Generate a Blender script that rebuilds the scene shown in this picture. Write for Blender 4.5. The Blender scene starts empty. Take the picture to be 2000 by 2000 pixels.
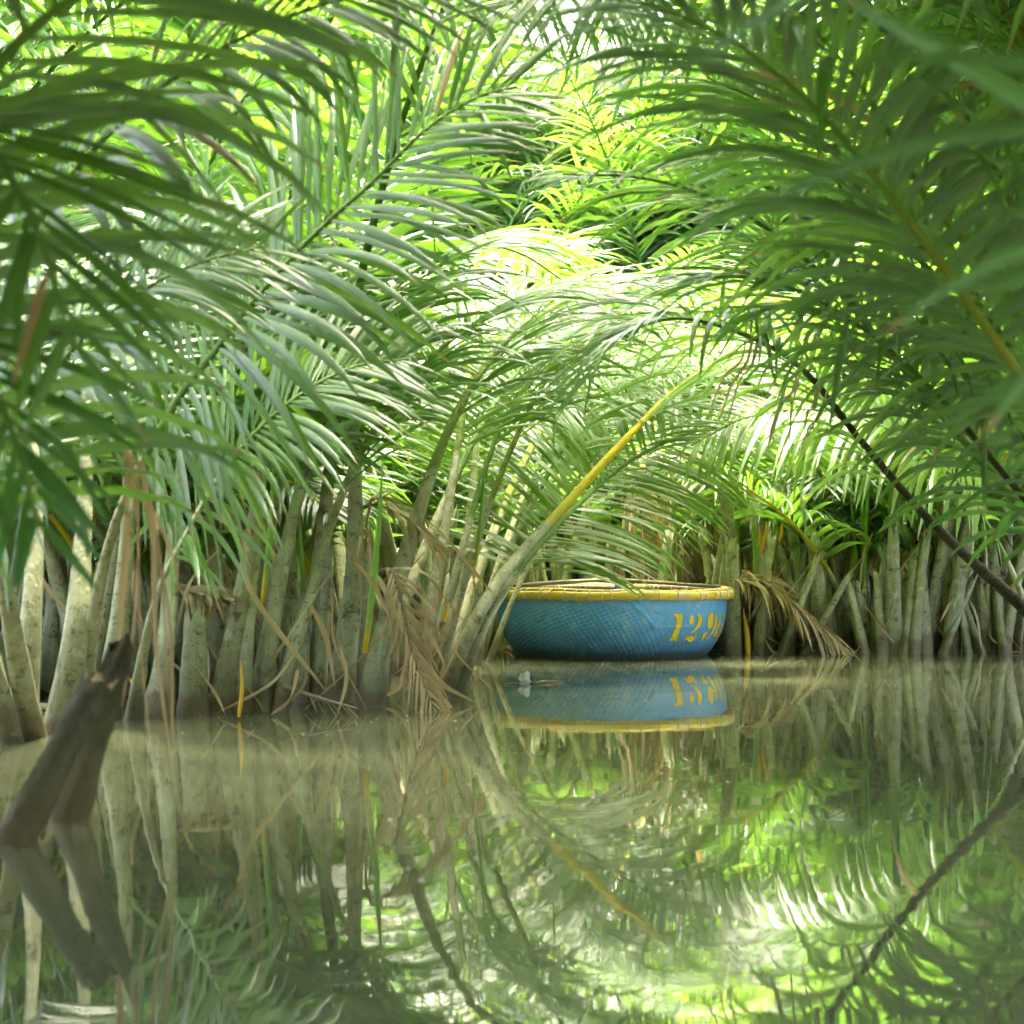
import bpy, math, random
import numpy as np
from mathutils import Vector, Matrix

# ------------------------------------------------------------------ camera, sky, sun, exposure
scene = bpy.context.scene
COL = scene.collection
F = 3536.0                       # focal length in photograph pixels (2000 wide)
CAM_H = 0.81
PITCH = math.atan(72.0 / F)
cam_d = bpy.data.cameras.new("camera")
cam = bpy.data.objects.new("camera", cam_d)
COL.objects.link(cam)
cam.location = (0, 0, CAM_H)
cam.rotation_euler = (math.pi / 2 + PITCH, 0, 0)
cam_d.sensor_width = 36.0
cam_d.lens = 36.0 * F / 2000.0
cam_d.clip_start = 0.05
cam_d.clip_end = 500.0
cam_d.dof.use_dof = True
cam_d.dof.focus_distance = 13.2
cam_d.dof.aperture_fstop = 3.2
scene.camera = cam

SUN_EL, SUN_AZ = math.radians(74), math.radians(15)    # azimuth from +Y towards +X
world = bpy.data.worlds.new("World")
scene.world = world
world.use_nodes = True
wn = world.node_tree
bg = wn.nodes["Background"]
sky = wn.nodes.new("ShaderNodeTexSky")
sky.sky_type = 'NISHITA'
sky.sun_disc = False
sky.sun_elevation = SUN_EL
sky.sun_rotation = SUN_AZ
sky.air_density = 0.8
sky.dust_density = 8.0
sky.ozone_density = 0.2
wn.links.new(sky.outputs[0], bg.inputs[0])
bg.inputs[1].default_value = 0.15

sun_d = bpy.data.lights.new("sun", 'SUN')
sun_d.energy = 1.5
sun_d.angle = math.radians(10)
sun_d.color = (1.0, 0.95, 0.84)
sun = bpy.data.objects.new("sun", sun_d)
COL.objects.link(sun)
sv = Vector((math.cos(SUN_EL) * math.sin(SUN_AZ), math.cos(SUN_EL) * math.cos(SUN_AZ), math.sin(SUN_EL)))
sun.rotation_euler = sv.to_track_quat('Z', 'Y').to_euler()
sun.location = sv * 40

scene.view_settings.view_transform = 'Standard'
scene.view_settings.look = 'None'
scene.view_settings.gamma = 1.0
scene.view_settings.exposure = 4.28
scene.view_settings.use_curve_mapping = False
scene.view_settings.use_white_balance = True
scene.view_settings.white_balance_temperature = 6750
scene.view_settings.white_balance_tint = 6
scene.render.engine = 'CYCLES'
cy = scene.cycles
cy.use_denoising = True
cy.max_bounces = 6
cy.diffuse_bounces = 3
cy.use_adaptive_sampling = True
cy.adaptive_threshold = 0.03
cy.glossy_bounces = 2
cy.transmission_bounces = 4
cy.transparent_max_bounces = 2
cy.caustics_reflective = False
cy.caustics_refractive = False
cy.sample_clamp_indirect = 6.0

sv_np = np.array(sv)
random.seed(11)

# ------------------------------------------------------------------ projection helpers
CA, SA = math.cos(PITCH), math.sin(PITCH)

def P(px, py, depth):
    """world point seen at photograph pixel (px, py), DEPTH metres in front of the camera"""
    X, Y = (px - 1000) / F, (1000 - py) / F
    t = depth / (CA - Y * SA)
    return np.array((t * X, depth, CAM_H + t * (Y * CA + SA)))

def W(px, py):
    """point of the water surface seen at a pixel"""
    X, Y = (px - 1000) / F, (1000 - py) / F
    t = -CAM_H / (Y * CA + SA)
    return np.array((t * X, t * (CA - Y * SA), 0.0))

def proj(p):
    p = np.asarray(p, float)
    d = p - np.array((0, 0, CAM_H))
    fwd = d[..., 1] * CA + d[..., 2] * SA
    up = -d[..., 1] * SA + d[..., 2] * CA
    fs = np.maximum(fwd, 1e-3)
    return 1000 + F * d[..., 0] / fs, 1000 - F * up / fs, fwd

# ------------------------------------------------------------------ materials
def new_mat(name):
    m = bpy.data.materials.new(name)
    m.use_nodes = True
    nt = m.node_tree
    for n in list(nt.nodes):
        nt.nodes.remove(n)
    out = nt.nodes.new("ShaderNodeOutputMaterial")
    return m, nt, out

class NT:
    def __init__(self, nt):
        self.nt = nt
    def n(self, kind, **kw):
        nd = self.nt.nodes.new(kind)
        for k, v in kw.items():
            if k.startswith('i_'):
                key = k[2:]
                key = int(key) if key.isdigit() else key.replace('_', ' ')
                self.set(nd, key, v)
            else:
                setattr(nd, k, v)
        return nd
    def set(self, nd, key, v):
        s = nd.inputs[key]
        if isinstance(v, bpy.types.NodeSocket):
            self.nt.links.new(v, s)
        else:
            s.default_value = v
    def mix(self, fac, a, b, blend='MIX'):
        nd = self.nt.nodes.new("ShaderNodeMix")
        nd.data_type = 'RGBA'
        nd.blend_type = blend
        for s, v in ((nd.inputs[0], fac), (nd.inputs[6], a), (nd.inputs[7], b)):
            if isinstance(v, bpy.types.NodeSocket):
                self.nt.links.new(v, s)
            elif isinstance(v, (int, float)):
                s.default_value = v
            else:
                s.default_value = (*v, 1.0)
        return nd.outputs[2]
    def math(self, op, a, b=0.0, c=None, clamp=False):
        nd = self.nt.nodes.new("ShaderNodeMath")
        nd.operation = op
        nd.use_clamp = clamp
        for i, v in enumerate((a, b, c)):
            if v is None:
                continue
            if isinstance(v, bpy.types.NodeSocket):
                self.nt.links.new(v, nd.inputs[i])
            else:
                nd.inputs[i].default_value = v
        return nd.outputs[0]
    def ramp(self, fac, lo, hi, a=0.0, b=1.0):
        nd = self.nt.nodes.new("ShaderNodeMapRange")
        nd.clamp = True
        for key, v in ((0, fac), (1, lo), (2, hi), (3, a), (4, b)):
            self.set(nd, key, v)
        return nd.outputs[0]
    def noise(self, scale, detail=3, rough=0.55, vec=None, dist=0.0):
        nd = self.nt.nodes.new("ShaderNodeTexNoise")
        nd.inputs['Scale'].default_value = scale
        nd.inputs['Detail'].default_value = detail
        nd.inputs['Roughness'].default_value = rough
        nd.inputs['Distortion'].default_value = dist
        if vec is not None:
            self.nt.links.new(vec, nd.inputs['Vector'])
        return nd.outputs[0]
    def attr(self, name):
        nd = self.nt.nodes.new("ShaderNodeAttribute")
        nd.attribute_name = name
        return nd.outputs['Fac']
    def pos(self):
        return self.nt.nodes.new("ShaderNodeNewGeometry").outputs['Position']
    def obj(self):
        return self.nt.nodes.new("ShaderNodeTexCoord").outputs['Object']
    def sep(self, v):
        nd = self.nt.nodes.new("ShaderNodeSeparateXYZ")
        self.nt.links.new(v, nd.inputs[0])
        return nd.outputs
    def scale(self, v, s):
        nd = self.nt.nodes.new("ShaderNodeVectorMath")
        nd.operation = 'MULTIPLY'
        self.nt.links.new(v, nd.inputs[0])
        nd.inputs[1].default_value = s
        return nd.outputs[0]
    def bump(self, h, strength, dist):
        nd = self.nt.nodes.new("ShaderNodeBump")
        nd.inputs['Strength'].default_value = strength
        nd.inputs['Distance'].default_value = dist
        self.nt.links.new(h, nd.inputs['Height'])
        return nd.outputs[0]

def leaf_material(name, dark, fresh, under, trans, tan=(0.36, 0.24, 0.10), tan_amount=0.012, gloss=0.32, tmix=0.42):
    m, nt, out = new_mat(name)
    b = NT(nt)
    rnd = b.attr("rnd")
    oi = b.n("ShaderNodeObjectInfo").outputs['Random']
    r = b.math('FRACT', b.math('ADD', rnd, b.math('MULTIPLY', oi, 0.37)))
    uv = b.sep(b.n("ShaderNodeUVMap", uv_map="UVMap").outputs[0])
    v = uv[1]
    nz = b.noise(2.2, 2, vec=b.pos())
    fine = b.noise(26, 3, vec=b.pos())
    t = b.math('ADD', b.math('MULTIPLY', r, 0.75), b.math('MULTIPLY', nz, 0.35), clamp=True)
    top = b.mix(t, dark, fresh)
    geo = b.n("ShaderNodeNewGeometry")
    col = b.mix(geo.outputs['Backfacing'], top, under)
    # pale midrib and fine lengthwise veins
    across = b.math('ABSOLUTE', b.math('SUBTRACT', uv[0], 0.5))
    rib = b.ramp(across, 0.03, 0.10, 0.55, 0.0)
    col = b.mix(rib, col, (0.20, 0.28, 0.07))
    veins = b.math('SINE', b.math('MULTIPLY', uv[0], 60.0))
    col = b.mix(b.ramp(veins, -1, 1, 0.0, 0.16), col, (0.02, 0.05, 0.01))
    # withered tips, blotches and the odd dead leaflet
    tipn = b.math('ADD', v, b.math('MULTIPLY', b.math('SUBTRACT', fine, 0.5), 0.18))
    tipth = b.ramp(r, 0, 1, 0.90, 1.02)
    tip = b.math('GREATER_THAN', tipn, tipth)
    deadl = b.math('LESS_THAN', r, tan_amount)
    spots = b.ramp(b.noise(9, 4, 0.7, vec=b.pos()), 0.68, 0.74)
    fac = b.math('MAXIMUM', b.math('MAXIMUM', b.math('MULTIPLY', tip, 0.9), deadl), b.math('MULTIPLY', spots, 0.45))
    col = b.mix(fac, col, tan)
    tcol = b.mix(fac, b.mix(b.math('MULTIPLY', r, 0.6), trans, fresh), (0.30, 0.19, 0.06))
    pr = b.n("ShaderNodeBsdfPrincipled", i_Base_Color=col, i_Roughness=b.ramp(fine, 0.3, 0.7, gloss - 0.06, gloss + 0.12))
    pr.inputs['Specular IOR Level'].default_value = 0.8
    h = b.math('ADD', b.math('MULTIPLY', veins, 0.4), fine)
    nt.links.new(b.bump(h, 0.25, 0.002), pr.inputs['Normal'])
    tr = b.n("ShaderNodeBsdfTranslucent", i_Color=tcol)
    ms = b.n("ShaderNodeMixShader", i_0=tmix)
    nt.links.new(pr.outputs[0], ms.inputs[1])
    nt.links.new(tr.outputs[0], ms.inputs[2])
    nt.links.new(ms.outputs[0], out.inputs[0])
    return m

M = {}
M['leaf'] = leaf_material("palm_leaf", (0.028, 0.088, 0.020), (0.075, 0.185, 0.030), (0.15, 0.22, 0.14), (0.24, 0.48, 0.03), tan_amount=0.008)
M['leaf_fresh'] = leaf_material("fresh_palm_leaf", (0.028, 0.088, 0.020), (0.065, 0.17, 0.028), (0.13, 0.20, 0.12), (0.16, 0.42, 0.03), tan_amount=-1.0)
M['leaf_lime'] = leaf_material("young_palm_leaf", (0.07, 0.17, 0.022), (0.14, 0.27, 0.035), (0.18, 0.27, 0.10), (0.36, 0.58, 0.04), tan_amount=0.004)
M['dead'] = leaf_material("withered_leaf", (0.28, 0.17, 0.07), (0.52, 0.38, 0.19), (0.42, 0.30, 0.14), (0.30, 0.19, 0.07), tan=(0.42, 0.32, 0.18), tan_amount=0.2, gloss=0.6, tmix=0.25)

def stalk_material(name, grey=(0.34, 0.355, 0.215), pale=(0.49, 0.49, 0.32), green=(0.10, 0.19, 0.03), shade_mix=0.0):
    m, nt, out = new_mat(name)
    b = NT(nt)
    pos = b.pos()
    oi = b.n("ShaderNodeObjectInfo").outputs['Random']
    z = b.sep(pos)[2]
    big = b.noise(3.0, 4, 0.6, vec=pos)
    lich = b.noise(13, 6, 0.72, vec=pos)
    streak = b.noise(22, 4, 0.65, vec=b.scale(pos, (1, 1, 0.10)))
    fine = b.noise(75, 3, 0.6, vec=b.scale(pos, (1, 1, 0.35)))
    crack = b.noise(30, 4, 0.7, vec=b.scale(pos, (0.5, 0.5, 1.6)), dist=1.0)
    g = b.mix(b.math('MULTIPLY', oi, 0.9), grey, pale)
    g = b.mix(b.ramp(b.math('FRACT', b.math('MULTIPLY', oi, 7.3)), 0.7, 1.0, 0, 0.35), g, (0.21, 0.16, 0.09))
    col = b.mix(b.ramp(big, 0.38, 0.66, 0, 0.75), g, (0.235, 0.23, 0.125))
    col = b.mix(b.ramp(streak, 0.54, 0.72, 0, 0.6), col, (0.10, 0.085, 0.04))
    col = b.mix(b.ramp(lich, 0.545, 0.61, 0, 0.75), col, (0.45, 0.45, 0.30))
    col = b.mix(b.ramp(lich, 0.44, 0.36, 0, 0.85), col, (0.085, 0.075, 0.038))
    col = b.mix(b.ramp(crack, 0.635, 0.67, 0, 0.75), col, (0.05, 0.04, 0.022))
    col = b.mix(b.ramp(fine, 0.60, 0.68, 0, 0.5), col, (0.06, 0.055, 0.03))
    if shade_mix:
        col = b.mix(b.ramp(lich, 0.25, 0.6, shade_mix, shade_mix * 0.88), col, (0.022, 0.018, 0.010))  # near-black brown mixed over the bark, painting deep shade into its colour
    # fresh part of the stalk higher up: green, some yellow
    gn = b.math('ADD', b.attr("grn"), b.math('MULTIPLY', b.math('SUBTRACT', lich, 0.5), 0.7))
    up = b.mix(b.attr("yel"), green, (0.68, 0.53, 0.02))
    up = b.mix(b.ramp(lich, 0.56, 0.70, 0, 0.3), up, (0.10, 0.09, 0.03))
    up = b.mix(b.ramp(streak, 0.55, 0.7, 0, 0.35), up, (0.16, 0.14, 0.04))
    col = b.mix(b.ramp(gn, 0.35, 0.6), col, up)
    # tide mark: mud and algae film below an uneven line
    tide = b.math('ADD', z, b.math('MULTIPLY', b.math('SUBTRACT', big, 0.5), 0.30))
    tide = b.math('ADD', tide, b.math('MULTIPLY', oi, -0.08))
    wet = b.ramp(tide, 0.06, 0.10, 1.0, 0.0)
    film = b.ramp(tide, 0.10, 0.40, 1.0, 0.0)
    col = b.mix(b.math('MULTIPLY', film, b.ramp(big, 0.3, 0.7, 0.3, 0.9)), col, (0.125, 0.118, 0.045))
    col = b.mix(b.math('MULTIPLY', wet, 0.75), col, b.mix(oi, (0.105, 0.062, 0.030), (0.085, 0.082, 0.030)))
    pr = b.n("ShaderNodeBsdfPrincipled", i_Base_Color=col, i_Roughness=b.ramp(wet, 0, 1, 0.75, 0.55))
    pr.inputs['Specular IOR Level'].default_value = 0.05 if shade_mix else 0.3
    h = b.math('ADD', b.math('ADD', lich, b.math('MULTIPLY', fine, 0.6)), b.math('MULTIPLY', streak, 0.8))
    nt.links.new(b.bump(h, 0.7, 0.016), pr.inputs['Normal'])
    nt.links.new(pr.outputs[0], out.inputs[0])
    return m

M['rotten_stalk'] = stalk_material("shade_dark_stalk_bark", shade_mix=0.95)  # bark darkened in its colour to stand for stalks in deep shade
M['stalk'] = stalk_material("stalk_bark")
def simple(name, fn):
    m, nt, out = new_mat(name)
    b = NT(nt)
    pr = nt.nodes.new("ShaderNodeBsdfPrincipled")
    fn(b, pr)
    nt.links.new(pr.outputs[0], out.inputs[0])
    M[name] = m

def f_shoot(b, pr):
    uv = b.sep(b.n("ShaderNodeUVMap", uv_map="UVMap").outputs[0])
    n = b.noise(12, 3, vec=b.pos())
    t = b.math('ADD', uv[1], b.math('MULTIPLY', b.math('SUBTRACT', n, 0.5), 0.3))
    col = b.mix(b.ramp(t, 0.02, 0.3), (0.55, 0.36, 0.015), (0.16, 0.34, 0.02))
    col = b.mix(b.ramp(n, 0.58, 0.7, 0, 0.6), col, (0.10, 0.24, 0.02))
    b.set(pr, 'Base Color', col)
    pr.inputs['Roughness'].default_value = 0.4
simple('young_shoot', f_shoot)

def f_orange(b, pr):
    n = b.noise(25, 4, 0.7, vec=b.pos())
    b.set(pr, 'Base Color', b.mix(n, (0.62, 0.30, 0.01), (0.75, 0.48, 0.02)))
    pr.inputs['Roughness'].default_value = 0.5
simple('yellow_sheath', f_orange)

def f_wood(b, pr):
    o = b.pos()
    n = b.noise(9, 5, 0.7, vec=b.scale(o, (1, 1, 4)))
    n2 = b.noise(60, 3, vec=o)
    col = b.mix(n, (0.075, 0.055, 0.03), (0.26, 0.20, 0.11))
    col = b.mix(b.ramp(n2, 0.6, 0.7, 0, 0.5), col, (0.04, 0.03, 0.02))
    b.set(pr, 'Base Color', col)
    pr.inputs['Roughness'].default_value = 0.8
    b.set(pr, 'Normal', b.bump(n2, 0.5, 0.004))
simple('weathered_wood', f_wood)

def f_broken(b, pr):
    n = b.noise(18, 5, 0.75, vec=b.pos())
    col = b.mix(b.ramp(n, 0.35, 0.65), (0.05, 0.03, 0.015), (0.40, 0.30, 0.13))
    b.set(pr, 'Base Color', col)
    pr.inputs['Roughness'].default_value = 0.85
    b.set(pr, 'Normal', b.bump(n, 0.8, 0.01))
simple('broken_pith', f_broken)

def f_hull(b, pr):
    o = b.obj()
    z = b.sep(o)[2]
    big = b.noise(2.6, 4, 0.6, vec=o)
    mid = b.noise(11, 5, 0.7, vec=o)
    fine = b.noise(75, 3, 0.65, vec=o)
    streak = b.noise(16, 3, 0.6, vec=b.scale(o, (1, 1, 0.12)))
    col = b.mix(b.ramp(big, 0.3, 0.7), (0.070, 0.285, 0.62), (0.15, 0.43, 0.80))
    col = b.mix(b.ramp(streak, 0.52, 0.70, 0, 0.5), col, (0.16, 0.40, 0.58))
    col = b.mix(b.ramp(mid, 0.57, 0.68, 0, 0.6), col, (0.34, 0.48, 0.56))
    col = b.mix(b.ramp(b.noise(5, 5, 0.75, vec=o), 0.56, 0.66, 0, 0.5), col, (0.03, 0.15, 0.31))
    col = b.mix(b.ramp(fine, 0.62, 0.70, 0, 0.6), col, (0.46, 0.47, 0.38))
    scr = b.noise(20, 5, 0.8, vec=b.scale(o, (1, 1, 0.5)))
    col = b.mix(b.ramp(scr, 0.63, 0.67, 0, 0.8), col, (0.42, 0.40, 0.30))
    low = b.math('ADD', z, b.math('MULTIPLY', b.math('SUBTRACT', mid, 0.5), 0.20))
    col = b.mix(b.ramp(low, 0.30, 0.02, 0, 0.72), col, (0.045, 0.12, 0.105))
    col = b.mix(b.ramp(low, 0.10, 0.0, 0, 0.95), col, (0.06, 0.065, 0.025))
    b.set(pr, 'Base Color', col)
    b.set(pr, 'Roughness', b.ramp(mid, 0.3, 0.7, 0.38, 0.62))
    b.set(pr, 'Normal', b.bump(b.math('ADD', mid, fine), 0.5, 0.010))
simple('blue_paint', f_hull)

def f_rim(b, pr):
    o = b.obj()
    s = b.scale(o, (1, 1, 3.0))
    n = b.noise(7, 5, 0.7, vec=s)
    f = b.noise(45, 4, 0.7, vec=o)
    n3 = b.noise(3.2, 3, 0.5, vec=o)
    col = b.mix(b.ramp(n3, 0.4, 0.6), (0.74, 0.47, 0.010), (0.64, 0.46, 0.07))
    col = b.mix(b.ramp(n, 0.48, 0.60), col, (0.50, 0.44, 0.24))
    col = b.mix(b.ramp(f, 0.58, 0.66, 0, 0.8), col, (0.13, 0.11, 0.05))
    b.set(pr, 'Base Color', col)
    pr.inputs['Roughness'].default_value = 0.55
    b.set(pr, 'Normal', b.bump(b.math('ADD', n, f), 0.5, 0.006))
simple('worn_yellow_bamboo', f_rim)

def f_num(b, pr):
    o = b.obj()
    f = b.noise(40, 4, 0.7, vec=o)
    z = b.sep(o)[2]
    wear = b.math('ADD', f, b.attr("wear"))
    col = b.mix(b.ramp(f, 0.3, 0.7), (0.78, 0.56, 0.006), (0.70, 0.46, 0.006))
    col = b.mix(b.ramp(wear, 0.62, 0.68, 0, 0.9), col, (0.05, 0.16, 0.22))
    b.set(pr, 'Base Color', col)
    pr.inputs['Roughness'].default_value = 0.45
simple('yellow_stencil_paint', f_num)

def f_cord(b, pr):
    pr.inputs['Base Color'].default_value = (0.55, 0.50, 0.33, 1)
    pr.inputs['Roughness'].default_value = 0.5
simple('lashing_cord', f_cord)

def f_tarp(b, pr):
    n = b.noise(6, 4, vec=b.obj())
    b.set(pr, 'Base Color', b.mix(n, (0.09, 0.12, 0.10), (0.16, 0.20, 0.17)))
    pr.inputs['Roughness'].default_value = 0.5
simple('grey_tarp', f_tarp)

def f_inner(b, pr):
    n = b.noise(20, 4, vec=b.obj())
    b.set(pr, 'Base Color', b.mix(n, (0.06, 0.05, 0.03), (0.15, 0.12, 0.07)))
    pr.inputs['Roughness'].default_value = 0.8
simple('tarred_basket', f_inner)

def f_foam(b, pr):
    n = b.noise(40, 3, vec=b.obj())
    b.set(pr, 'Base Color', b.mix(n, (0.45, 0.46, 0.40), (0.68, 0.68, 0.60)))
    pr.inputs['Roughness'].default_value = 0.6
simple('pale_flake', f_foam)

def f_mud(b, pr):
    pos = b.pos()
    n = b.noise(4, 6, 0.65, vec=pos)
    f = b.noise(40, 4, 0.7, vec=pos)
    col = b.mix(n, (0.022, 0.019, 0.010), (0.060, 0.052, 0.028))
    b.set(pr, 'Base Color', col)
    b.set(pr, 'Roughness', b.ramp(n, 0.3, 0.7, 0.6, 0.9))
    b.set(pr, 'Normal', b.bump(b.math('ADD', n, f), 0.7, 0.03))
simple('wet_mud', f_mud)
M['wet_mud'].node_tree.nodes['Principled BSDF'].inputs['Specular IOR Level'].default_value = 0.1

def f_water(b, pr):
    pos = b.pos()
    n = b.noise(0.8, 3, vec=pos)
    b.set(pr, 'Base Color', b.mix(n, (0.076, 0.084, 0.044), (0.096, 0.102, 0.054)))
    pr.inputs['Roughness'].default_value = 0.02
    pr.inputs['IOR'].default_value = 1.75
    w1 = b.noise(1.0, 2, 0.5, vec=b.scale(pos, (1.6, 3.4, 1)))
    w2 = b.noise(1.0, 2, 0.5, vec=b.scale(pos, (5.0, 11.0, 1)))
    h = b.math('ADD', b.math('MULTIPLY', w1, 1.0), b.math('MULTIPLY', w2, 0.14))
    b.set(pr, 'Normal', b.bump(h, 0.017, 0.04))
simple('murky_water', f_water)

# ------------------------------------------------------------------ mesh helpers
def mesh_from(name, verts, faces, mat, uvs=None, attrs=None, smooth=True):
    me = bpy.data.meshes.new(name)
    verts = np.asarray(verts, np.float32)
    faces = np.asarray(faces, np.int32)
    k = faces.shape[1]
    me.vertices.add(len(verts))
    me.vertices.foreach_set("co", verts.ravel())
    me.loops.add(faces.size)
    me.loops.foreach_set("vertex_index", faces.ravel())
    me.polygons.add(len(faces))
    me.polygons.foreach_set("loop_start", np.arange(0, faces.size, k, dtype=np.int32))
    me.update(calc_edges=True)
    if uvs is not None:
        uvs = np.asarray(uvs, np.float32)
        l = me.uv_layers.new(name="UVMap")
        l.data.foreach_set("uv", uvs[faces.ravel()].ravel())
    for key, val in (attrs or {}).items():
        a = me.attributes.new(key, 'FLOAT', 'POINT')
        a.data.foreach_set("value", np.broadcast_to(np.asarray(val, np.float32), (len(verts),)).copy())
    me.polygons.foreach_set("use_smooth", np.full(len(faces), smooth))
    me.materials.append(M[mat])
    return me

def link(name, data, parent=None, loc=None, rotz=None, **props):
    o = bpy.data.objects.new(name, data)
    COL.objects.link(o)
    if parent is not None:
        o.parent = parent
    if loc is not None:
        o.location = loc
    if rotz:
        o.rotation_euler = (0, 0, rotz)
    for k, v in props.items():
        o[k] = v
    return o

def thing(name, label, cat, loc=(0, 0, 0), group=None):
    o = link(name, None, loc=loc)
    o.empty_display_size = 0.1
    o['label'] = label
    o['category'] = cat
    if group:
        o['group'] = group
    return o

def norm(v):
    return v / np.maximum(np.linalg.norm(v, axis=-1, keepdims=True), 1e-9)

def resample(ctrl, n):
    c = np.asarray(ctrl, float)
    if len(c) == 2:
        c = np.vstack([c[0], c.mean(0), c[1]])
    ext = np.vstack([2 * c[0] - c[1], c, 2 * c[-1] - c[-2]])
    pts = []
    for i in range(len(c) - 1):
        p0, p1, p2, p3 = ext[i:i + 4]
        t = np.linspace(0, 1, 24, endpoint=False)[:, None]
        pts.append(0.5 * (2 * p1 + (p2 - p0) * t + (2 * p0 - 5 * p1 + 4 * p2 - p3) * t ** 2 + (3 * p1 - p0 - 3 * p2 + p3) * t ** 3))
    pts.append(c[-1:])
    pts = np.vstack(pts)
    s = np.concatenate([[0], np.cumsum(np.linalg.norm(np.diff(pts, axis=0), axis=1))])
    q = np.linspace(0, s[-1], n)
    return np.stack([np.interp(q, s, pts[:, i]) for i in range(3)], 1), q

def frames(pts, roll=0.0):
    t = norm(np.gradient(pts, axis=0))
    h = pts[-1] - pts[0]
    h[2] = 0
    if np.linalg.norm(h) < 1e-3:
        h = np.array((1.0, 0, 0))
    h = norm(h)
    b0 = np.cross((0, 0, 1.0), h)
    b = norm(b0[None] - (t @ b0)[:, None] * t)
    n = np.cross(t, b)
    if np.isscalar(roll):
        roll = np.full(len(pts), roll)
    cr, sr = np.cos(roll)[:, None], np.sin(roll)[:, None]
    return t, b * cr + n * sr, n * cr - b * sr

def tube(pts, rad, t, b, n, flat=0.72, sides=9, wob=0.0, seed=0):
    """elliptical tube, slightly channelled on its upper side like a palm stalk"""
    a = np.linspace(0, 2 * np.pi, sides, endpoint=False)
    ca, sa = np.cos(a), np.sin(a)
    r = np.random.default_rng(seed)
    w = 1 + wob * (r.random((len(pts), 1)) - 0.5)
    ring = (b[:, None] * (ca[None] * rad[:, None] * w)[..., None] + n[:, None] * (np.where(sa > 0, sa * 0.75, sa)[None] * rad[:, None] * flat * w)[..., None])
    v = pts[:, None] + ring
    m, k = len(pts), sides
    i = np.arange(m - 1)[:, None] * k
    j = np.arange(k)[None]
    f = np.stack([i + j, i + (j + 1) % k, i + k + (j + 1) % k, i + k + j], -1).reshape(-1, 4)
    uv = np.stack([np.broadcast_to(j / k, (m, k)), np.broadcast_to(np.linspace(0, 1, m)[:, None], (m, k))], -1).reshape(-1, 2)
    v = v.reshape(-1, 3)
    # close both ends with a small fan
    c0, c1 = len(v), len(v) + 1
    v = np.vstack([v, pts[:1], pts[-1:] + t[-1:] * rad[-1] * 0.4])
    jj = np.arange(k)
    f0 = np.stack([np.full(k, c0), (jj + 1) % k, jj, jj], -1)
    l = (m - 1) * k
    f1 = np.stack([np.full(k, c1), l + jj, l + (jj + 1) % k, l + (jj + 1) % k], -1)
    uv = np.vstack([uv, [[0, 0], [0, 1]]])
    return v, f, (f0, f1), uv

def tube_mesh(name, pts, rad, t, b, n, mat, attrs=None, **kw):
    v, f, (f0, f1), uv = tube(pts, rad, t, b, n, **kw)
    k = kw.get('sides', 9)
    me = bpy.data.meshes.new(name)
    faces = [tuple(int(x) for x in q) for q in f] + [tuple(int(x) for x in q[:3]) for q in f0] + [tuple(int(x) for x in q[:3]) for q in f1]
    me.from_pydata(v.tolist(), [], faces)
    l = me.uv_layers.new(name="UVMap")
    idx = np.empty(len(me.loops), np.int32)
    me.loops.foreach_get("vertex_index", idx)
    l.data.foreach_set("uv", uv[idx].astype(np.float32).ravel())
    for key, val in (attrs or {}).items():
        a = me.attributes.new(key, 'FLOAT', 'POINT')
        val = np.asarray(val, np.float32)
        if val.ndim:
            val = np.concatenate([np.repeat(val, k), val[:1], val[-1:]])
        a.data.foreach_set("value", np.broadcast_to(val, (len(v),)).astype(np.float32).copy())
    me.polygons.foreach_set("use_smooth", np.ones(len(me.polygons), bool))
    me.materials.append(M[mat])
    return me

LSEG = 6
_k = np.arange(LSEG)
LFACES = np.concatenate([np.stack([_k * 3 + o, _k * 3 + 1 + o, (_k + 1) * 3 + 1 + o, (_k + 1) * 3 + o], -1) for o in (0, 1)])
LU = np.tile([0.0, 0.5, 1.0], LSEG + 1)
LV = np.repeat(np.linspace(0, 1, LSEG + 1), 3)
LUV = np.stack([LU, LV], 1)
LPROF = np.array([0.30, 0.85, 1.0, 0.97, 0.82, 0.55, 0.03])

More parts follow.
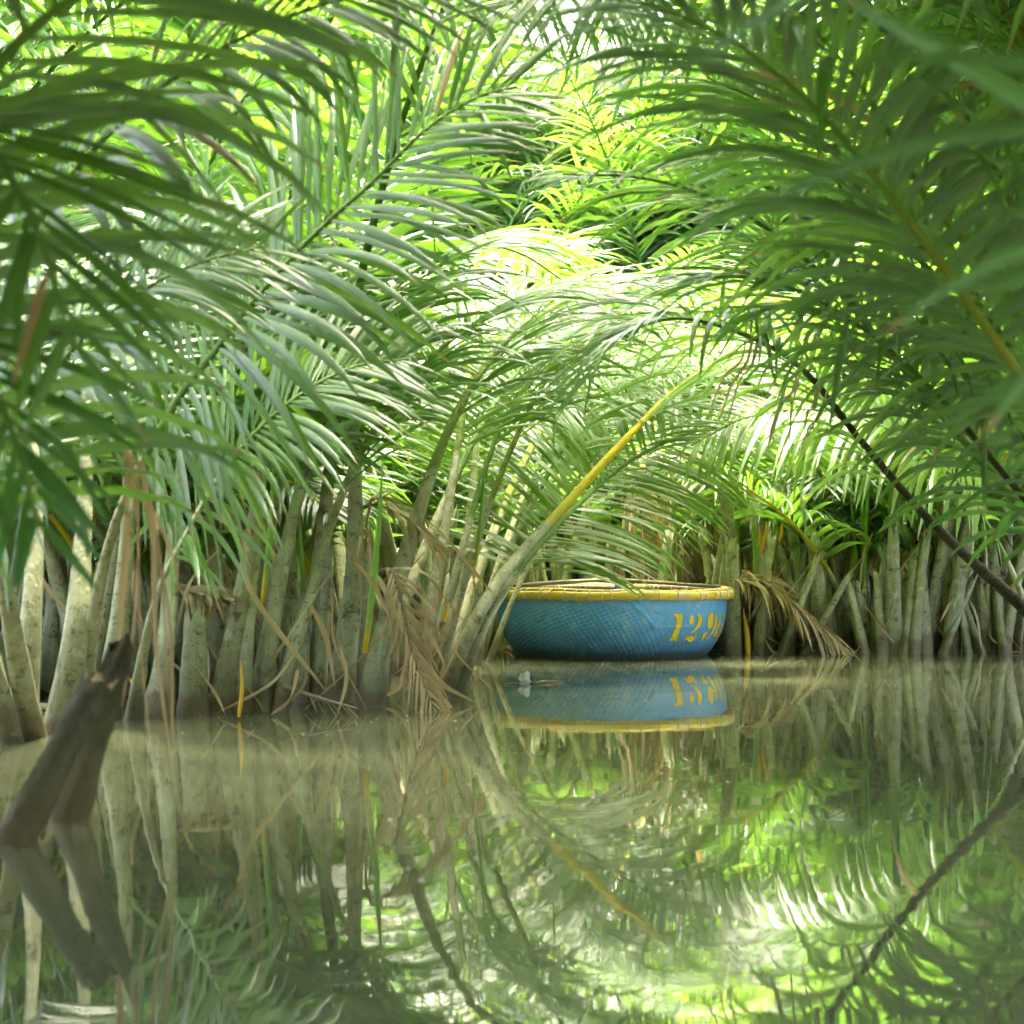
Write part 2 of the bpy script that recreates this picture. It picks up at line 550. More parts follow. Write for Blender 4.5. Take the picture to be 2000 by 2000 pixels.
def leaflets(pts, t, b, n, s0, s1, count, length, width, ang=(62, 30), vee=18, droop=0.9, jitter=1.0, fold=0.22, seed=0, twist=0.3, tipdrop=1.0, missing=0.0):
    """all leaflets of one frond at once: (count*2, 27, 3) vertices"""
    r = np.random.default_rng(seed)
    m = len(pts)
    u = np.linspace(0, 1, count)
    out = []
    for side in (1, -1):
        q = np.clip(s0 + (s1 - s0) * (u + (r.random(count) - 0.5) * 0.7 / count), 0, 0.999) * (m - 1)
        i = q.astype(int)
        fr = (q - i)[:, None]
        lerp = lambda A: A[i] * (1 - fr) + A[np.minimum(i + 1, m - 1)] * fr
        p, T, B, N = lerp(pts), norm(lerp(t)), norm(lerp(b)), norm(lerp(n))
        a = np.radians(ang[0] + (ang[1] - ang[0]) * u ** 1.3 + r.normal(0, 4.5 * jitter, count))
        ve = np.radians(vee * (1 - 0.4 * u) + r.normal(0, 7 * jitter, count))
        S = side * B * np.cos(ve)[:, None] + N * np.sin(ve)[:, None]
        d = norm(T * np.cos(a)[:, None] + S * np.sin(a)[:, None])
        L = length * (0.62 + 0.38 * np.sin(np.pi * np.clip(u * 0.9 + 0.12, 0, 1)) ** 0.8) * (1 - 0.42 * u ** 3) * r.normal(1, 0.06 * jitter, count)
        wd = width * (0.72 + 0.5 * r.random(count)) * (1 - 0.35 * u ** 2)
        dr = droop * np.clip(r.normal(1, 0.28 * jitter, count), 0.2, 2.2)
        tw0 = r.normal(0, twist, count)
        tw1 = r.normal(0, twist * 1.5, count)
        kink = np.where(r.random(count) < 0.06 * jitter, r.integers(2, LSEG, count), 99)
        kdir = norm(np.stack([r.normal(0, 0.6, count), r.normal(0, 0.6, count), -np.abs(r.normal(1, 0.4, count))], 1))
        ds = (L / LSEG)[:, None]
        cur = p + d * 0.004
        rows = []
        w = norm(T - (T * d).sum(1, keepdims=True) * d)
        for k in range(LSEG + 1):
            f = k / LSEG
            w = norm(w - (w * d).sum(1, keepdims=True) * d)
            nb = norm(np.cross(d, w))
            nb = np.where((nb * N).sum(1, keepdims=True) < 0, -nb, nb) if k == 0 else np.where((nb * nprev).sum(1, keepdims=True) < 0, -nb, nb)
            nprev = nb
            th = (tw0 * f + tw1 * f * f)[:, None]
            wv = w * np.cos(th) + nb * np.sin(th)
            nv = nb * np.cos(th) - w * np.sin(th)
            hw = (wd * LPROF[k] * 0.5)[:, None]
            sgn = 1.0 if True else -1.0
            left, right = cur - wv * hw, cur + wv * hw
            mid = cur + nv * hw * fold * 2
            # winding so that the face normal is the leaflet's upper side
            flip = (np.cross(d, wv) * nv).sum(1, keepdims=True) > 0
            rows.append(np.stack([np.where(flip, right, left), mid, np.where(flip, left, right)], 1))
            if k < LSEG:
                g = dr[:, None] * ds * (0.45 + 1.5 * f * tipdrop)
                d = norm(d + np.array((0, 0, -1.0)) * g + kdir * np.where(kink == k, 1.1, 0.0)[:, None])
                cur = cur + d * ds
        V = np.stack(rows, 1).reshape(count, -1, 3)
        if missing:
            V = V[r.random(count) > missing]
        out.append(V)
    V = np.concatenate(out)
    return V, r.random(len(V))

def leaf_mesh_joined(name, V, rnd, mat):
    nl = len(V)
    faces = (LFACES[None] + (np.arange(nl) * V.shape[1])[:, None, None]).reshape(-1, 4)
    return mesh_from(name, V.reshape(-1, 3), faces, mat, np.tile(LUV, (nl, 1)), {"rnd": np.repeat(rnd, V.shape[1])})

def leaf_mesh_single(name, V, rnd, mat):
    return mesh_from(name, V, LFACES, mat, LUV, {"rnd": np.full(V.shape[0], rnd)})

def frond_geometry(pts, s, petiole, r0, r1, rtip=0.006, roll=0.0, grn0=1.6, yel=0.0, n_leaf=55, length=1.0, width=0.041,
                   seed=0, dead=False, s1=0.985, flat=0.72, bark='stalk', **lk):
    """meshes of one frond: stalk, leaflet vertex arrays"""
    L = s[-1]
    m = len(pts)
    rl = np.zeros(m)
    if roll:
        rl = roll * np.clip((s / L - petiole * 0.4) / 0.3, 0, 1)
    t, b, n = frames(pts, rl)
    f = s / L
    rad = np.where(f < petiole, r1 + (r0 - r1) * (1 - np.minimum(f / petiole, 1)) ** 1.25, rtip + (r1 - rtip) * (1 - (f - petiole) / (1 - petiole)).clip(0, 1))
    rad = rad + 0.30 * r0 * np.exp(-(s / 0.28) ** 2)
    grn = np.clip((s - grn0) / 0.25, 0, 1)
    yl = yel * np.clip(1 - np.abs(s - grn0 - 1.1) / 1.5, 0, 1) ** 0.5 if yel else np.zeros(m)
    if dead:
        grn = grn * 0
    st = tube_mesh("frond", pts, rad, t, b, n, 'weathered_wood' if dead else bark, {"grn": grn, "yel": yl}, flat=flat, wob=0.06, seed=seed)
    V, rnd = leaflets(pts, t, b, n, petiole, s1, n_leaf, length, width, seed=seed, **lk)
    return st, V, rnd

def add_frond(parent, geo, mat='leaf', split=False, loc=None, rotz=None, name="frond"):
    st, V, rnd = geo
    fr = link(name, st, parent, loc, rotz)
    if split:
        for v, q in zip(V, rnd):
            link("leaflet", leaf_mesh_single("leaflet", v, q, mat), fr)
    else:
        link("leaflets", leaf_mesh_joined("leaflets", V, rnd, mat), fr, kind="stuff")
    return fr

def arch(L, th0, th1, p=1.6, n=44, seed=0, base=(0, 0, 0)):
    """stalk curve in the XZ plane, leaning from TH0 at the foot to TH1 at the tip (degrees from vertical)"""
    r = np.random.default_rng(seed)
    u = np.linspace(0, 1, n)
    th = np.radians(th0 + (th1 - th0) * u ** p)
    side = np.radians(r.normal(0, 5)) * u + np.radians(r.normal(0, 6)) * u ** 2
    d = np.stack([np.sin(th) * np.cos(side), np.sin(th) * np.sin(side), np.cos(th)], 1)
    pts = np.vstack([[0, 0, 0], np.cumsum((d[1:] + d[:-1]) / 2 * (L / (n - 1)), axis=0)]) + np.asarray(base)
    return pts, np.linspace(0, L, n)

# ------------------------------------------------------------------ frond library (shared mesh data for the repeats)
class Template:
    def __init__(self, kind, seed, L, th0, th1, p, petiole, r0, n_leaf, length, width, droop, dead=False, yel=0.0, grn0=None, missing=0.0, twist=0.3, roll=0.0):
        self.pts, self.s = arch(L, th0, th1, p, seed=seed, base=(0, 0, -0.15))
        self.geo = frond_geometry(self.pts, self.s, petiole, r0, r0 * 0.38, seed=seed, n_leaf=n_leaf, length=length, width=width,
                                  droop=droop, dead=dead, yel=yel, grn0=grn0 if grn0 is not None else L * petiole * 0.75, missing=missing, twist=twist, roll=roll)
        self.mat = 'dead' if dead else 'leaf'
        self._joined = None
        self._single = None
        V = self.geo[1]
        self.probe = np.vstack([self.pts, V[::3, 1], V[::3, 10], V[::3, -2]])
    @property
    def joined(self):
        if self._joined is None:
            self._joined = leaf_mesh_joined("leaflets", self.geo[1], self.geo[2], self.mat)
        return self._joined
    @property
    def single(self):
        if self._single is None:
            self._single = [leaf_mesh_single("leaflet", v, q, self.mat) for v, q in zip(self.geo[1], self.geo[2])]
        return self._single
    def place(self, parent, loc, rotz, split):
        fr = link("frond", self.geo[0].copy(), parent, loc, rotz)
        if split:
            for me in self.single:
                link("leaflet", me.copy(), fr)
        else:
            link("leaflets", self.joined.copy(), fr, kind="stuff")
        return fr

def build_library():
    r = np.random.default_rng(5)
    T = {'giant': [], 'tall': [], 'mid': [], 'low': [], 'dead': []}
    for i in range(9):
        T['tall'].append(Template('tall', 100 + i, r.uniform(6.4, 8.2), r.uniform(4, 16), r.uniform(60, 112), r.uniform(1.6, 2.4), r.uniform(0.24, 0.3), r.uniform(0.075, 0.095), 58, r.uniform(1.0, 1.2), r.uniform(0.052, 0.064), r.uniform(0.7, 1.3), yel=0.5 * (i % 3 == 0)))
    for i in range(5):
        T['giant'].append(Template('giant', 150 + i, r.uniform(8.6, 10.2), r.uniform(2, 12), r.uniform(50, 100), r.uniform(1.8, 2.6), r.uniform(0.2, 0.26), 0.09, 62, r.uniform(1.1, 1.3), r.uniform(0.06, 0.075), r.uniform(0.7, 1.3)))
    for i in range(10):
        T['mid'].append(Template('mid', 200 + i, r.uniform(4.2, 5.6), r.uniform(4, 22), r.uniform(75, 125), r.uniform(1.5, 2.2), r.uniform(0.24, 0.32), r.uniform(0.075, 0.10), 50, r.uniform(0.85, 1.1), r.uniform(0.046, 0.058), r.uniform(0.7, 1.5), yel=0.7 * (i % 4 == 0)))
    for i in range(7):
        T['low'].append(Template('low', 300 + i, r.uniform(2.7, 3.7), r.uniform(6, 28), r.uniform(80, 130), r.uniform(1.3, 2.0), r.uniform(0.28, 0.38), r.uniform(0.06, 0.085), 42, r.uniform(0.7, 0.95), r.uniform(0.040, 0.052), r.uniform(0.7, 1.4), yel=0.8 * (i % 3 == 0)))
    for i in range(4):
        T['dead'].append(Template('dead', 400 + i, r.uniform(2.2, 3.2), r.uniform(10, 30), r.uniform(140, 175), r.uniform(0.8, 1.2), r.uniform(0.3, 0.4), r.uniform(0.04, 0.055), 34, r.uniform(0.6, 0.9), r.uniform(0.026, 0.036), r.uniform(3.0, 5.0), dead=True, twist=1.0))
    return T
LIB = build_library()

STUBS = []
def stub_mesh(seed, h, lean, r0, broken=True):
    pts, s = arch(h, lean, lean + 6, 1.0, n=10, seed=seed, base=(0, 0, -0.15))
    t, b, n = frames(pts)
    rad = r0 * (1 - 0.42 * (s / s[-1]) ** 0.9) + 0.2 * r0 * np.exp(-(s / 0.12) ** 2)
    me = tube_mesh("stalk_stub", pts, rad, t, b, n, 'stalk', {"grn": 0.0, "yel": 0.0}, wob=0.1, seed=seed, sides=10)
    # ragged broken end
    r = np.random.default_rng(seed)
    co = np.empty(len(me.vertices) * 3, np.float32)
    me.vertices.foreach_get("co", co)
    co = co.reshape(-1, 3)
    top = np.arange(9 * 10, 10 * 10)
    co[top] += t[-1] * (r.random((10, 1)) * 0.16 - 0.03)
    co[101] = pts[-1] - t[-1] * 0.05
    me.vertices.foreach_set("co", co.ravel())
    me.materials.append(M['broken_pith'])
    for p in me.polygons:
        if 101 in p.vertices:
            p.material_index = 1
    return me
for i in range(6):
    STUBS.append(stub_mesh(500 + i, 0.45 + 0.20 * i, 3 + 5 * (i % 3), 0.072 + 0.008 * (i % 4)))

def shoot_mesh(seed, h):
    pts, s = arch(h, 2, 10, 1.5, n=14, seed=seed, base=(0, 0, -0.1))
    t, b, n = frames(pts)
    rad = 0.020 * np.sin(np.pi * np.clip(s / s[-1] * 0.8 + 0.2, 0, 0.985)) + 0.002
    return tube_mesh("young_shoot", pts, rad, t, b, n, 'young_shoot', sides=6)
SHOOTS = [shoot_mesh(600 + i, 0.9 + 0.45 * i) for i in range(4)]

def blocks_view(world_pts):
    """does a frond stand between the camera and the boat or the sunlit clearing over it?"""
    x, y, d = proj(world_pts)
    boat = (d < 14.6) & (x > 905) & (x < 1470) & (y > 1040) & (y < 1420)
    clearing = (d < 12.5) & (x > 860) & (x < 1500) & (y > 420) & (y < 1420)
    near = (d < 3.0) & (x > 150) & (x < 1850) & (y > 100)
    # keep the gap in the canopy through which the sun reaches the thicket behind the boat
    q = world_pts - sv_np * np.clip((world_pts[:, 2:3] - 1.8) / sv_np[2], 0, None)
    gap = (world_pts[:, 2] > 3.0) & (q[:, 0] > -1.3) & (q[:, 0] < 3.3) & (q[:, 1] > 12.0) & (q[:, 1] < 19.0)
    if gap.sum() > 3:
        return True
    return boat.any() or clearing.sum() > 4 or near.any()

def rotz(p, a):
    c, s = math.cos(a), math.sin(a)
    return np.stack([p[:, 0] * c - p[:, 1] * s, p[:, 0] * s + p[:, 1] * c, p[:, 2]], 1)

def grow_palm(label, loc, kinds, n_fronds, seed, split=0, az=None, spread=math.pi, radius=0.28, stubs=2, shoots=1, dead=0, group=None, check=True, front_only=False):
    """a palm as a clump of fronds rising from one foot; SPLIT fronds carry their leaflets one by one"""
    r = np.random.default_rng(seed)
    t = thing("nipa_palm", label, "palm", loc, group)
    base = np.asarray(loc, float)
    done = 0
    for i in range(n_fronds):
        for attempt in range(14):
            tp = LIB[kinds[r.integers(len(kinds))]]
            tp = tp[r.integers(len(tp))]
            a = r.uniform(-math.pi, math.pi) if az is None else az + r.uniform(-spread, spread)
            rr = radius * math.sqrt(r.random())
            off = np.array((rr * math.cos(a), rr * math.sin(a), 0))
            if not check or not blocks_view(rotz(tp.probe, a) + base + off):
                tp.place(t, off, a, done < split)
                done += 1
                break
    for i in range(stubs):
        a = r.uniform(-math.pi, math.pi)
        off = (radius * 1.2 * math.cos(a), radius * 1.2 * math.sin(a), 0)
        link("stalk_stub", STUBS[r.integers(len(STUBS))], t, off, r.uniform(0, 6.28))
    for i in range(shoots):
        a = r.uniform(-math.pi, math.pi)
        link("young_shoot", SHOOTS[r.integers(len(SHOOTS))], t, (radius * 0.8 * math.cos(a), radius * 0.8 * math.sin(a), 0), r.uniform(0, 6.28))
    for i in range(dead):
        for attempt in range(8):
            tp = LIB['dead'][r.integers(len(LIB['dead']))]
            a = r.uniform(-math.pi, math.pi)
            if not check or not blocks_view(rotz(tp.probe, a) + base):
                tp.place(t, (radius * math.cos(a), radius * math.sin(a), 0), a, False)
                break
    if not t.children:
        bpy.data.objects.remove(t)
        return None
    return t

# ------------------------------------------------------------------ setting: creek bed and banks, water
def bank_line(x):
    """depth at which the bank begins, for a given x"""
    xs = [-60, -3.2, -2.4, -0.75, -0.45, -0.25, 0.0, 0.5, 1.4, 1.75, 2.6, 4.2, 5.0, 60]
    ys = [3.0, 3.2, 8.7, 8.9, 10.2, 11.5, 14.6, 15.5, 15.4, 14.3, 14.2, 14.1, 6.0, 3.0]
    return np.interp(x, xs, ys)

def build_setting():
    gx = np.concatenate([np.linspace(-90, -8, 14), np.linspace(-7.5, 7.5, 90), np.linspace(8, 90, 14)])
    gy = np.concatenate([np.linspace(-60, 2, 12), np.linspace(2.5, 24, 110), np.linspace(25, 140, 20)])
    X, Y = np.meshgrid(gx, gy)
    r = np.random.default_rng(3)
    d = Y - bank_line(X)
    Z = np.clip(-0.14 + 0.05 * d, -0.5, 0.05)
    Z = Z + 0.03 * np.sin(X * 3.1 + Y * 1.3) * np.sin(Y * 2.7 - X) + r.normal(0, 0.012, X.shape)
    v = np.stack([X, Y, Z], -1).reshape(-1, 3)
    ny, nx = X.shape
    i = (np.arange(ny - 1)[:, None] * nx + np.arange(nx - 1)[None]).reshape(-1)
    f = np.stack([i, i + 1, i + nx + 1, i + nx], 1)
    link("ground", mesh_from("ground", v, f, 'wet_mud'), kind="structure")
    w = np.array([[-90, -60, 0], [90, -60, 0], [90, 140, 0], [-90, 140, 0]], float)
    link("water", mesh_from("water", w, [[0, 1, 2, 3]], 'murky_water', smooth=False), kind="structure")
build_setting()

# ------------------------------------------------------------------ the basket boat
BOAT = np.array((0.772, 14.0, 0.0))
HR = np.array([0.05, 0.45, 0.60, 0.68, 0.725, 0.775, 0.815, 0.845, 0.868, 0.882, 0.888, 0.888, 0.884])
HZ = np.array([-0.22, -0.20, -0.14, -0.06, 0.0, 0.06, 0.12, 0.18, 0.24, 0.31, 0.38, 0.43, 0.47])

def hull_r(phi, z, weave=True):
    """radius of the hull at angle PHI (0 = towards the camera, positive to the camera's right)"""
    r = np.interp(z, HZ, HR)
    r = r + 0.006 * np.sin(3 * phi + 0.7) * np.clip(z * 3, 0, 1) + 0.004 * np.sin(7 * phi + 4 * z)
    # a fold in the patched skin running down from the rim
    fold = np.exp(-((z - (0.47 - 0.9 * (phi - 0.06))) / 0.018) ** 2) * (phi > 0.02) * (phi < 0.32)
    fold2 = np.exp(-((z - 0.245) / 0.012) ** 2) * np.clip((phi - 0.24) / 0.05, 0, 1) * np.clip((0.8 - phi) / 0.2, 0, 1)
    r = r + 0.010 * fold + 0.005 * fold2
    lump = np.sin(phi * 23 + 3 * np.sin(z * 30)) * np.sin(z * 60 + phi * 5)
    r = r + 0.004 * np.clip(lump - 0.7, 0, 1) * 3 * np.exp(-((z - 0.38) / 0.04) ** 2)
    if weave:
        arc = phi * 0.88
        smooth_zone = 1 - 0.72 * np.clip((phi - 0.2 + (z - 0.25) * 1.0) / 0.2, 0, 1) * np.clip((z - 0.16) / 0.08, 0, 1)
        smooth_zone = smooth_zone * (1 - 0.85 * np.clip((z - 0.385) / 0.03, 0, 1))
        a = 2 * np.pi * (arc / 0.045 + z / 0.070) + 0.6 * np.sin(arc * 9)
        c = 2 * np.pi * (arc / 0.085 - z / 0.030) + 0.5 * np.sin(arc * 7 + z * 20)
        r = r + 0.0042 * smooth_zone * (1 - 0.6 * np.clip((phi - 0.36) / 0.06, 0, 1) * (phi < 1.45)) * (np.sin(c) * (0.65 + 0.35 * np.sin(a)) + 0.6 * np.sin(a)) * (0.75 + 0.5 * np.sin(phi * 11 + z * 9) ** 2)
    return r

def build_boat():
    boat = thing("basket_boat", "round blue woven basket boat with yellow bamboo rim and number 1296", "boat", BOAT)
    nphi, nz = 560, 96
    phi = np.linspace(-np.pi, np.pi, nphi, endpoint=False)
    z = np.interp(np.linspace(0, 1, nz), [0, 0.12, 1], [-0.22, -0.02, 0.47])
    PH, Z = np.meshgrid(phi, z)
    R = hull_r(PH, Z)
    v = np.stack([R * np.sin(PH), -R * np.cos(PH), Z], -1).reshape(-1, 3)
    i = np.arange(nz - 1)[:, None] * nphi
    j = np.arange(nphi)[None]
    f = np.stack([i + j, i + (j + 1) % nphi, i + nphi + (j + 1) % nphi, i + nphi + j], -1).reshape(-1, 4)
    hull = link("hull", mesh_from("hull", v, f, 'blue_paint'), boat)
    # inside of the basket
    zi = np.linspace(-0.16, 0.47, 14)
    pi_ = np.linspace(-np.pi, np.pi, 96, endpoint=False)
    PI, ZI = np.meshgrid(pi_, zi)
    RI = np.interp(ZI, HZ, HR) - 0.025
    RI[0] = 0.02
    vi = np.stack([RI * np.sin(PI), -RI * np.cos(PI), ZI], -1).reshape(-1, 3)
    i = np.arange(13)[:, None] * 96
    j = np.arange(96)[None]
    fi = np.stack([i + j, i + 96 + j, i + 96 + (j + 1) % 96, i + (j + 1) % 96], -1).reshape(-1, 4)
    link("basket_lining", mesh_from("basket_lining", vi, fi, 'tarred_basket'), boat)
    # the rim: an outer and an inner bamboo hoop with a cap strip
    def hoop(name, rr, zc, hw, hh, seed, mat='worn_yellow_bamboo', a0=-math.pi, a1=math.pi, lift=None):
        r = np.random.default_rng(seed)
        closed = a1 - a0 > 6.2
        m = 200
        ph = np.linspace(a0, a1, m, endpoint=not closed)
        wz = 0.004 * np.sin(3 * ph + seed) + 0.003 * np.sin(8 * ph)
        wr = 0.005 * np.sin(5 * ph + seed)
        knob = 0.0025 * (np.abs(np.sin(ph * 9 + seed)) > 0.985)
        k = 12
        a = np.linspace(0, 2 * np.pi, k, endpoint=False)
        sq = lambda q: np.sign(q) * np.abs(q) ** 0.7
        RR = rr + wr[:, None] + sq(np.cos(a))[None] * (hw + knob[:, None])
        ZZ = zc + wz[:, None] + sq(np.sin(a))[None] * (hh + knob[:, None])
        if lift is not None:
            ZZ = ZZ + lift(ph)[:, None]
        v = np.stack([RR * np.sin(ph)[:, None], -RR * np.cos(ph)[:, None], ZZ], -1).reshape(-1, 3)
        mm = m if closed else m - 1
        i = np.arange(mm)[:, None]
        j = np.arange(k)[None]
        f = np.stack([i * k + j, ((i + 1) % m) * k + j, ((i + 1) % m) * k + (j + 1) % k, i * k + (j + 1) % k], -1).reshape(-1, 4)
        return link(name, mesh_from(name, v, f, mat), boat)
    rim = hoop("rim", 0.904, 0.472, 0.025, 0.033, 1)
    hoop("inner_hoop", 0.842, 0.476, 0.024, 0.034, 2, 'weathered_wood')
    hoop("cap_strip", 0.874, 0.512, 0.022, 0.009, 3)
    # cord lashings round the rim
    k, m = 5, 18
    a = np.linspace(0, 2 * np.pi, m, endpoint=False)
    sq = lambda q: np.sign(q) * np.abs(q) ** 0.7
    cr, cz = 0.878 + sq(np.cos(a)) * 0.0575, 0.478 + sq(np.sin(a)) * 0.0415
    vv = []
    for q in range(m):
        d = np.array((cr[q] - 0.878, cz[q] - 0.478))
        d /= np.linalg.norm(d)
        for e in range(k):
            w = 2 * np.pi * e / k
            vv.append((0.0040 * math.sin(w), -(cr[q] + d[0] * 0.0040 * math.cos(w)), cz[q] + d[1] * 0.0040 * math.cos(w)))
    fl = [[q * k + e, ((q + 1) % m) * k + e, ((q + 1) % m) * k + (e + 1) % k, q * k + (e + 1) % k] for q in range(m) for e in range(k)]
    lash = mesh_from("lashing", vv, fl, 'lashing_cord')
    r = np.random.default_rng(8)
    for q in range(56):
        o = link("lashing", lash, rim)
        o.rotation_euler = (0, r.normal(0, 0.05), 2 * math.pi * q / 56 + r.normal(0, 0.012))
    # raised bamboo rail on the far side with its post
    rail = [(-0.76, 0.18, 0.515), (-0.45, 0.50, 0.535), (0.0, 0.66, 0.556), (0.12, 0.66, 0.556), (0.48, 0.50, 0.536), (0.88, 0.06, 0.52)]
    pts, s = resample(rail, 40)
    t, b, n = frames(pts)
    rr = 0.017 + 0.003 * (np.abs(np.sin(s * 8)) > 0.97) + 0.002 * np.sin(s * 3)
    link("bamboo_rail", tube_mesh("bamboo_rail", pts, rr, t, b, n, 'weathered_wood', flat=1.0, wob=0.05), boat)
    for x, y, zt in ((0.065, 0.66, 0.57), (0.095, 0.665, 0.56)):
        pts, s = resample([(x, y, 0.10), (x + 0.005, y, 0.35), (x, y, zt)], 8)
        t, b, n = frames(pts)
        link("rail_post", tube_mesh("rail_post", pts, np.full(8, 0.016), t, b, n, 'weathered_wood', flat=1.0, wob=0.1), boat)
    # grey sheet heaped inside
    gx, gy = np.meshgrid(np.linspace(-0.42, 0.62, 40), np.linspace(-0.1, 0.5, 24))
    rr = np.sqrt(((gx - 0.13) / 0.50) ** 2 + ((gy - 0.2) / 0.32) ** 2)
    gz = 0.27 + 0.24 * np.clip(1 - rr, 0, 1) ** 0.6 + 0.012 * np.sin(gx * 22 + 5 * gy) * np.clip(1.2 - rr, 0, 1) + 0.01 * np.sin(gx * 9 - gy * 17)
    gz = np.where(rr > 1.0, 0.30 - 0.25 * (rr - 1), gz)
    i = (np.arange(23)[:, None] * 40 + np.arange(39)[None]).reshape(-1)
    link("folded_tarp", mesh_from("folded_tarp", np.stack([gx, gy, gz], -1).reshape(-1, 3), np.stack([i, i + 1, i + 41, i + 40], 1), 'grey_tarp'), boat)
    # stencilled number, painted on the curved skin
    DIG = {
        '1': [[(0.0, 1.0), (0.92, 0.985), (1.0, 0.78), (0.86, 0.45), (0.82, 0.12), (0.92, 0.0), (0.0, 0.03), (0.18, 0.14), (0.36, 0.55), (0.40, 0.78), (0.14, 0.92)]],
        '2': [[(0.20, 0.97), (0.36, 0.86), (0.40, 0.72), (0.34, 0.62), (0.20, 0.59), (0.10, 0.66), (0.10, 0.80)],
              [(0.52, 1.0), (0.78, 0.96), (0.98, 0.80), (0.98, 0.62), (0.78, 0.42), (0.48, 0.29), (0.30, 0.28), (0.60, 0.48), (0.68, 0.66), (0.66, 0.84)],
              [(0.86, 0.24), (0.80, 0.06), (0.62, -0.06), (0.44, -0.04), (0.28, 0.05), (0.0, 0.02), (0.18, 0.18), (0.36, 0.21), (0.60, 0.15), (0.74, 0.17)]],
        '9': [[(0.30, 1.0), (0.54, 0.98), (0.58, 0.80), (0.58, 0.50), (0.52, 0.42), (0.32, 0.40), (0.18, 0.52), (0.14, 0.76), (0.18, 0.92)],
              [(0.72, 0.97), (0.86, 0.90), (1.0, 0.72), (0.98, 0.42), (0.82, 0.18), (0.60, 0.02), (0.44, 0.04), (0.62, 0.22), (0.74, 0.46), (0.76, 0.72)],
              [(0.18, 0.28), (0.36, 0.26), (0.36, 0.16), (0.20, 0.06), (0.14, 0.0), (0.02, 0.08), (0.04, 0.22)]],
        '6': [[(0.52, 0.99), (0.36, 0.94), (0.10, 0.70), (0.02, 0.42), (0.06, 0.12), (0.20, 0.0), (0.32, 0.04), (0.28, 0.30), (0.30, 0.62), (0.40, 0.86)],
              [(0.46, 0.58), (0.70, 0.58), (0.94, 0.42), (0.96, 0.20), (0.78, 0.02), (0.46, 0.0), (0.44, 0.08), (0.60, 0.16), (0.64, 0.40), (0.46, 0.50)],
              [(0.62, 0.98), (0.86, 0.92), (0.92, 0.78), (0.78, 0.70), (0.66, 0.80)]],
    }
    def inside(poly, x, y):
        c = np.zeros(x.shape, bool)
        n = len(poly)
        for a in range(n):
            x0, y0 = poly[a]
            x1, y1 = poly[(a + 1) % n]
            if y0 == y1:
                continue
            hit = ((y0 > y) != (y1 > y)) & (x < (x1 - x0) * (y - y0) / (y1 - y0) + x0)
            c ^= hit
        return c
    def rounded(poly):
        for _ in range(2):
            q = []
            for a in range(len(poly)):
                p0, p1 = np.array(poly[a]), np.array(poly[(a + 1) % len(poly)])
                q += [tuple(p0 * 0.78 + p1 * 0.22), tuple(p0 * 0.22 + p1 * 0.78)]
            poly = q
        return poly
    for ch, ph0, ph1, wear in (('1', 26.8, 32.4, -0.1), ('2', 35.6, 45.6, -0.1), ('9', 48.3, 59.7, -0.08), ('6', 60.9, 73.4, 0.05)):
        nx, ny = 70, 100
        cx, cyy = np.meshgrid(np.linspace(-0.02, 1.02, nx), np.linspace(-0.08, 1.02, ny))
        mx, my = (cx[:-1, :-1] + cx[1:, 1:]) / 2, (cyy[:-1, :-1] + cyy[1:, 1:]) / 2
        keep = np.zeros(mx.shape, bool)
        for poly in DIG[ch]:
            keep |= inside(rounded(poly) if ch != '1' else poly, mx, my)
        ph = np.radians(ph0 + (ph1 - ph0) * cx)
        zz = 0.140 + 0.206 * cyy
        R = hull_r(ph, zz) + 0.0055
        v = np.stack([R * np.sin(ph), -R * np.cos(ph), zz], -1).reshape(-1, 3)
        i = (np.arange(ny - 1)[:, None] * nx + np.arange(nx - 1)[None])[keep]
        f = np.stack([i, i + 1, i + nx + 1, i + nx], 1)
        used, inv = np.unique(f, return_inverse=True)
        link("numeral", mesh_from("numeral", v[used], inv.reshape(f.shape), 'yellow_stencil_paint', attrs={"wear": wear}), hull)
    boat.rotation_euler = (math.radians(0.4), math.radians(0.35), 0)
    return boat
build_boat()

# ------------------------------------------------------------------ palms whose stalks and fronds can be told apart
def hero(palm, ctrl, r0, r1=None, petiole=0.34, leaf=True, split=True, npts=56, leaf_mat=None, **kw):
    """one frond through the given world points"""
    base = np.array(palm.location)
    pts, s = resample(np.asarray(ctrl) - base, npts)
    if leaf:
        return add_frond(palm, frond_geometry(pts, s, petiole, r0, r1 or r0 * 0.4, **kw), leaf_mat or ('dead' if kw.get('dead') else 'leaf'), split)
    t, b, n = frames(pts)

def onward(ctrl, L, th1, az, n=6, th0=None, p=1.2):
    """continue a control polygon with an arch of length L towards azimuth AZ (radians, 0 = +X, 90 deg = away)"""
    c = [np.asarray(q, float) for q in ctrl]
    d = c[-1] - c[-2]
    d = d / np.linalg.norm(d)
    h1 = np.array((math.cos(az), math.sin(az), 0))
    end = np.array((0, 0, math.cos(th1))) + h1 * math.sin(th1)
    for k in range(1, n + 1):
        f = (k / n) ** p
        dd = d * (1 - f) + end * f
        dd = dd / np.linalg.norm(dd)
        c.append(c[-1] + dd * (L / n))
    return c

def below(p, dz=0.2):
    q = np.array(p, float)
    q[2] -= dz
    return q

def stalk_px(base, mids, depth_shift=0.0):
    """control points from a foot on the water at pixel BASE through pixels MIDS (px, py, depth offset)"""
    w = W(*base)
    w[1] += depth_shift
    c = [w]
    for q in mids:
        c.append(P(q[0], q[1], w[1] + (q[2] if len(q) > 2 else 0)))
    d = c[1] - c[0]
    return [w - d / np.linalg.norm(d) * 0.15] + c

R_ = math.radians

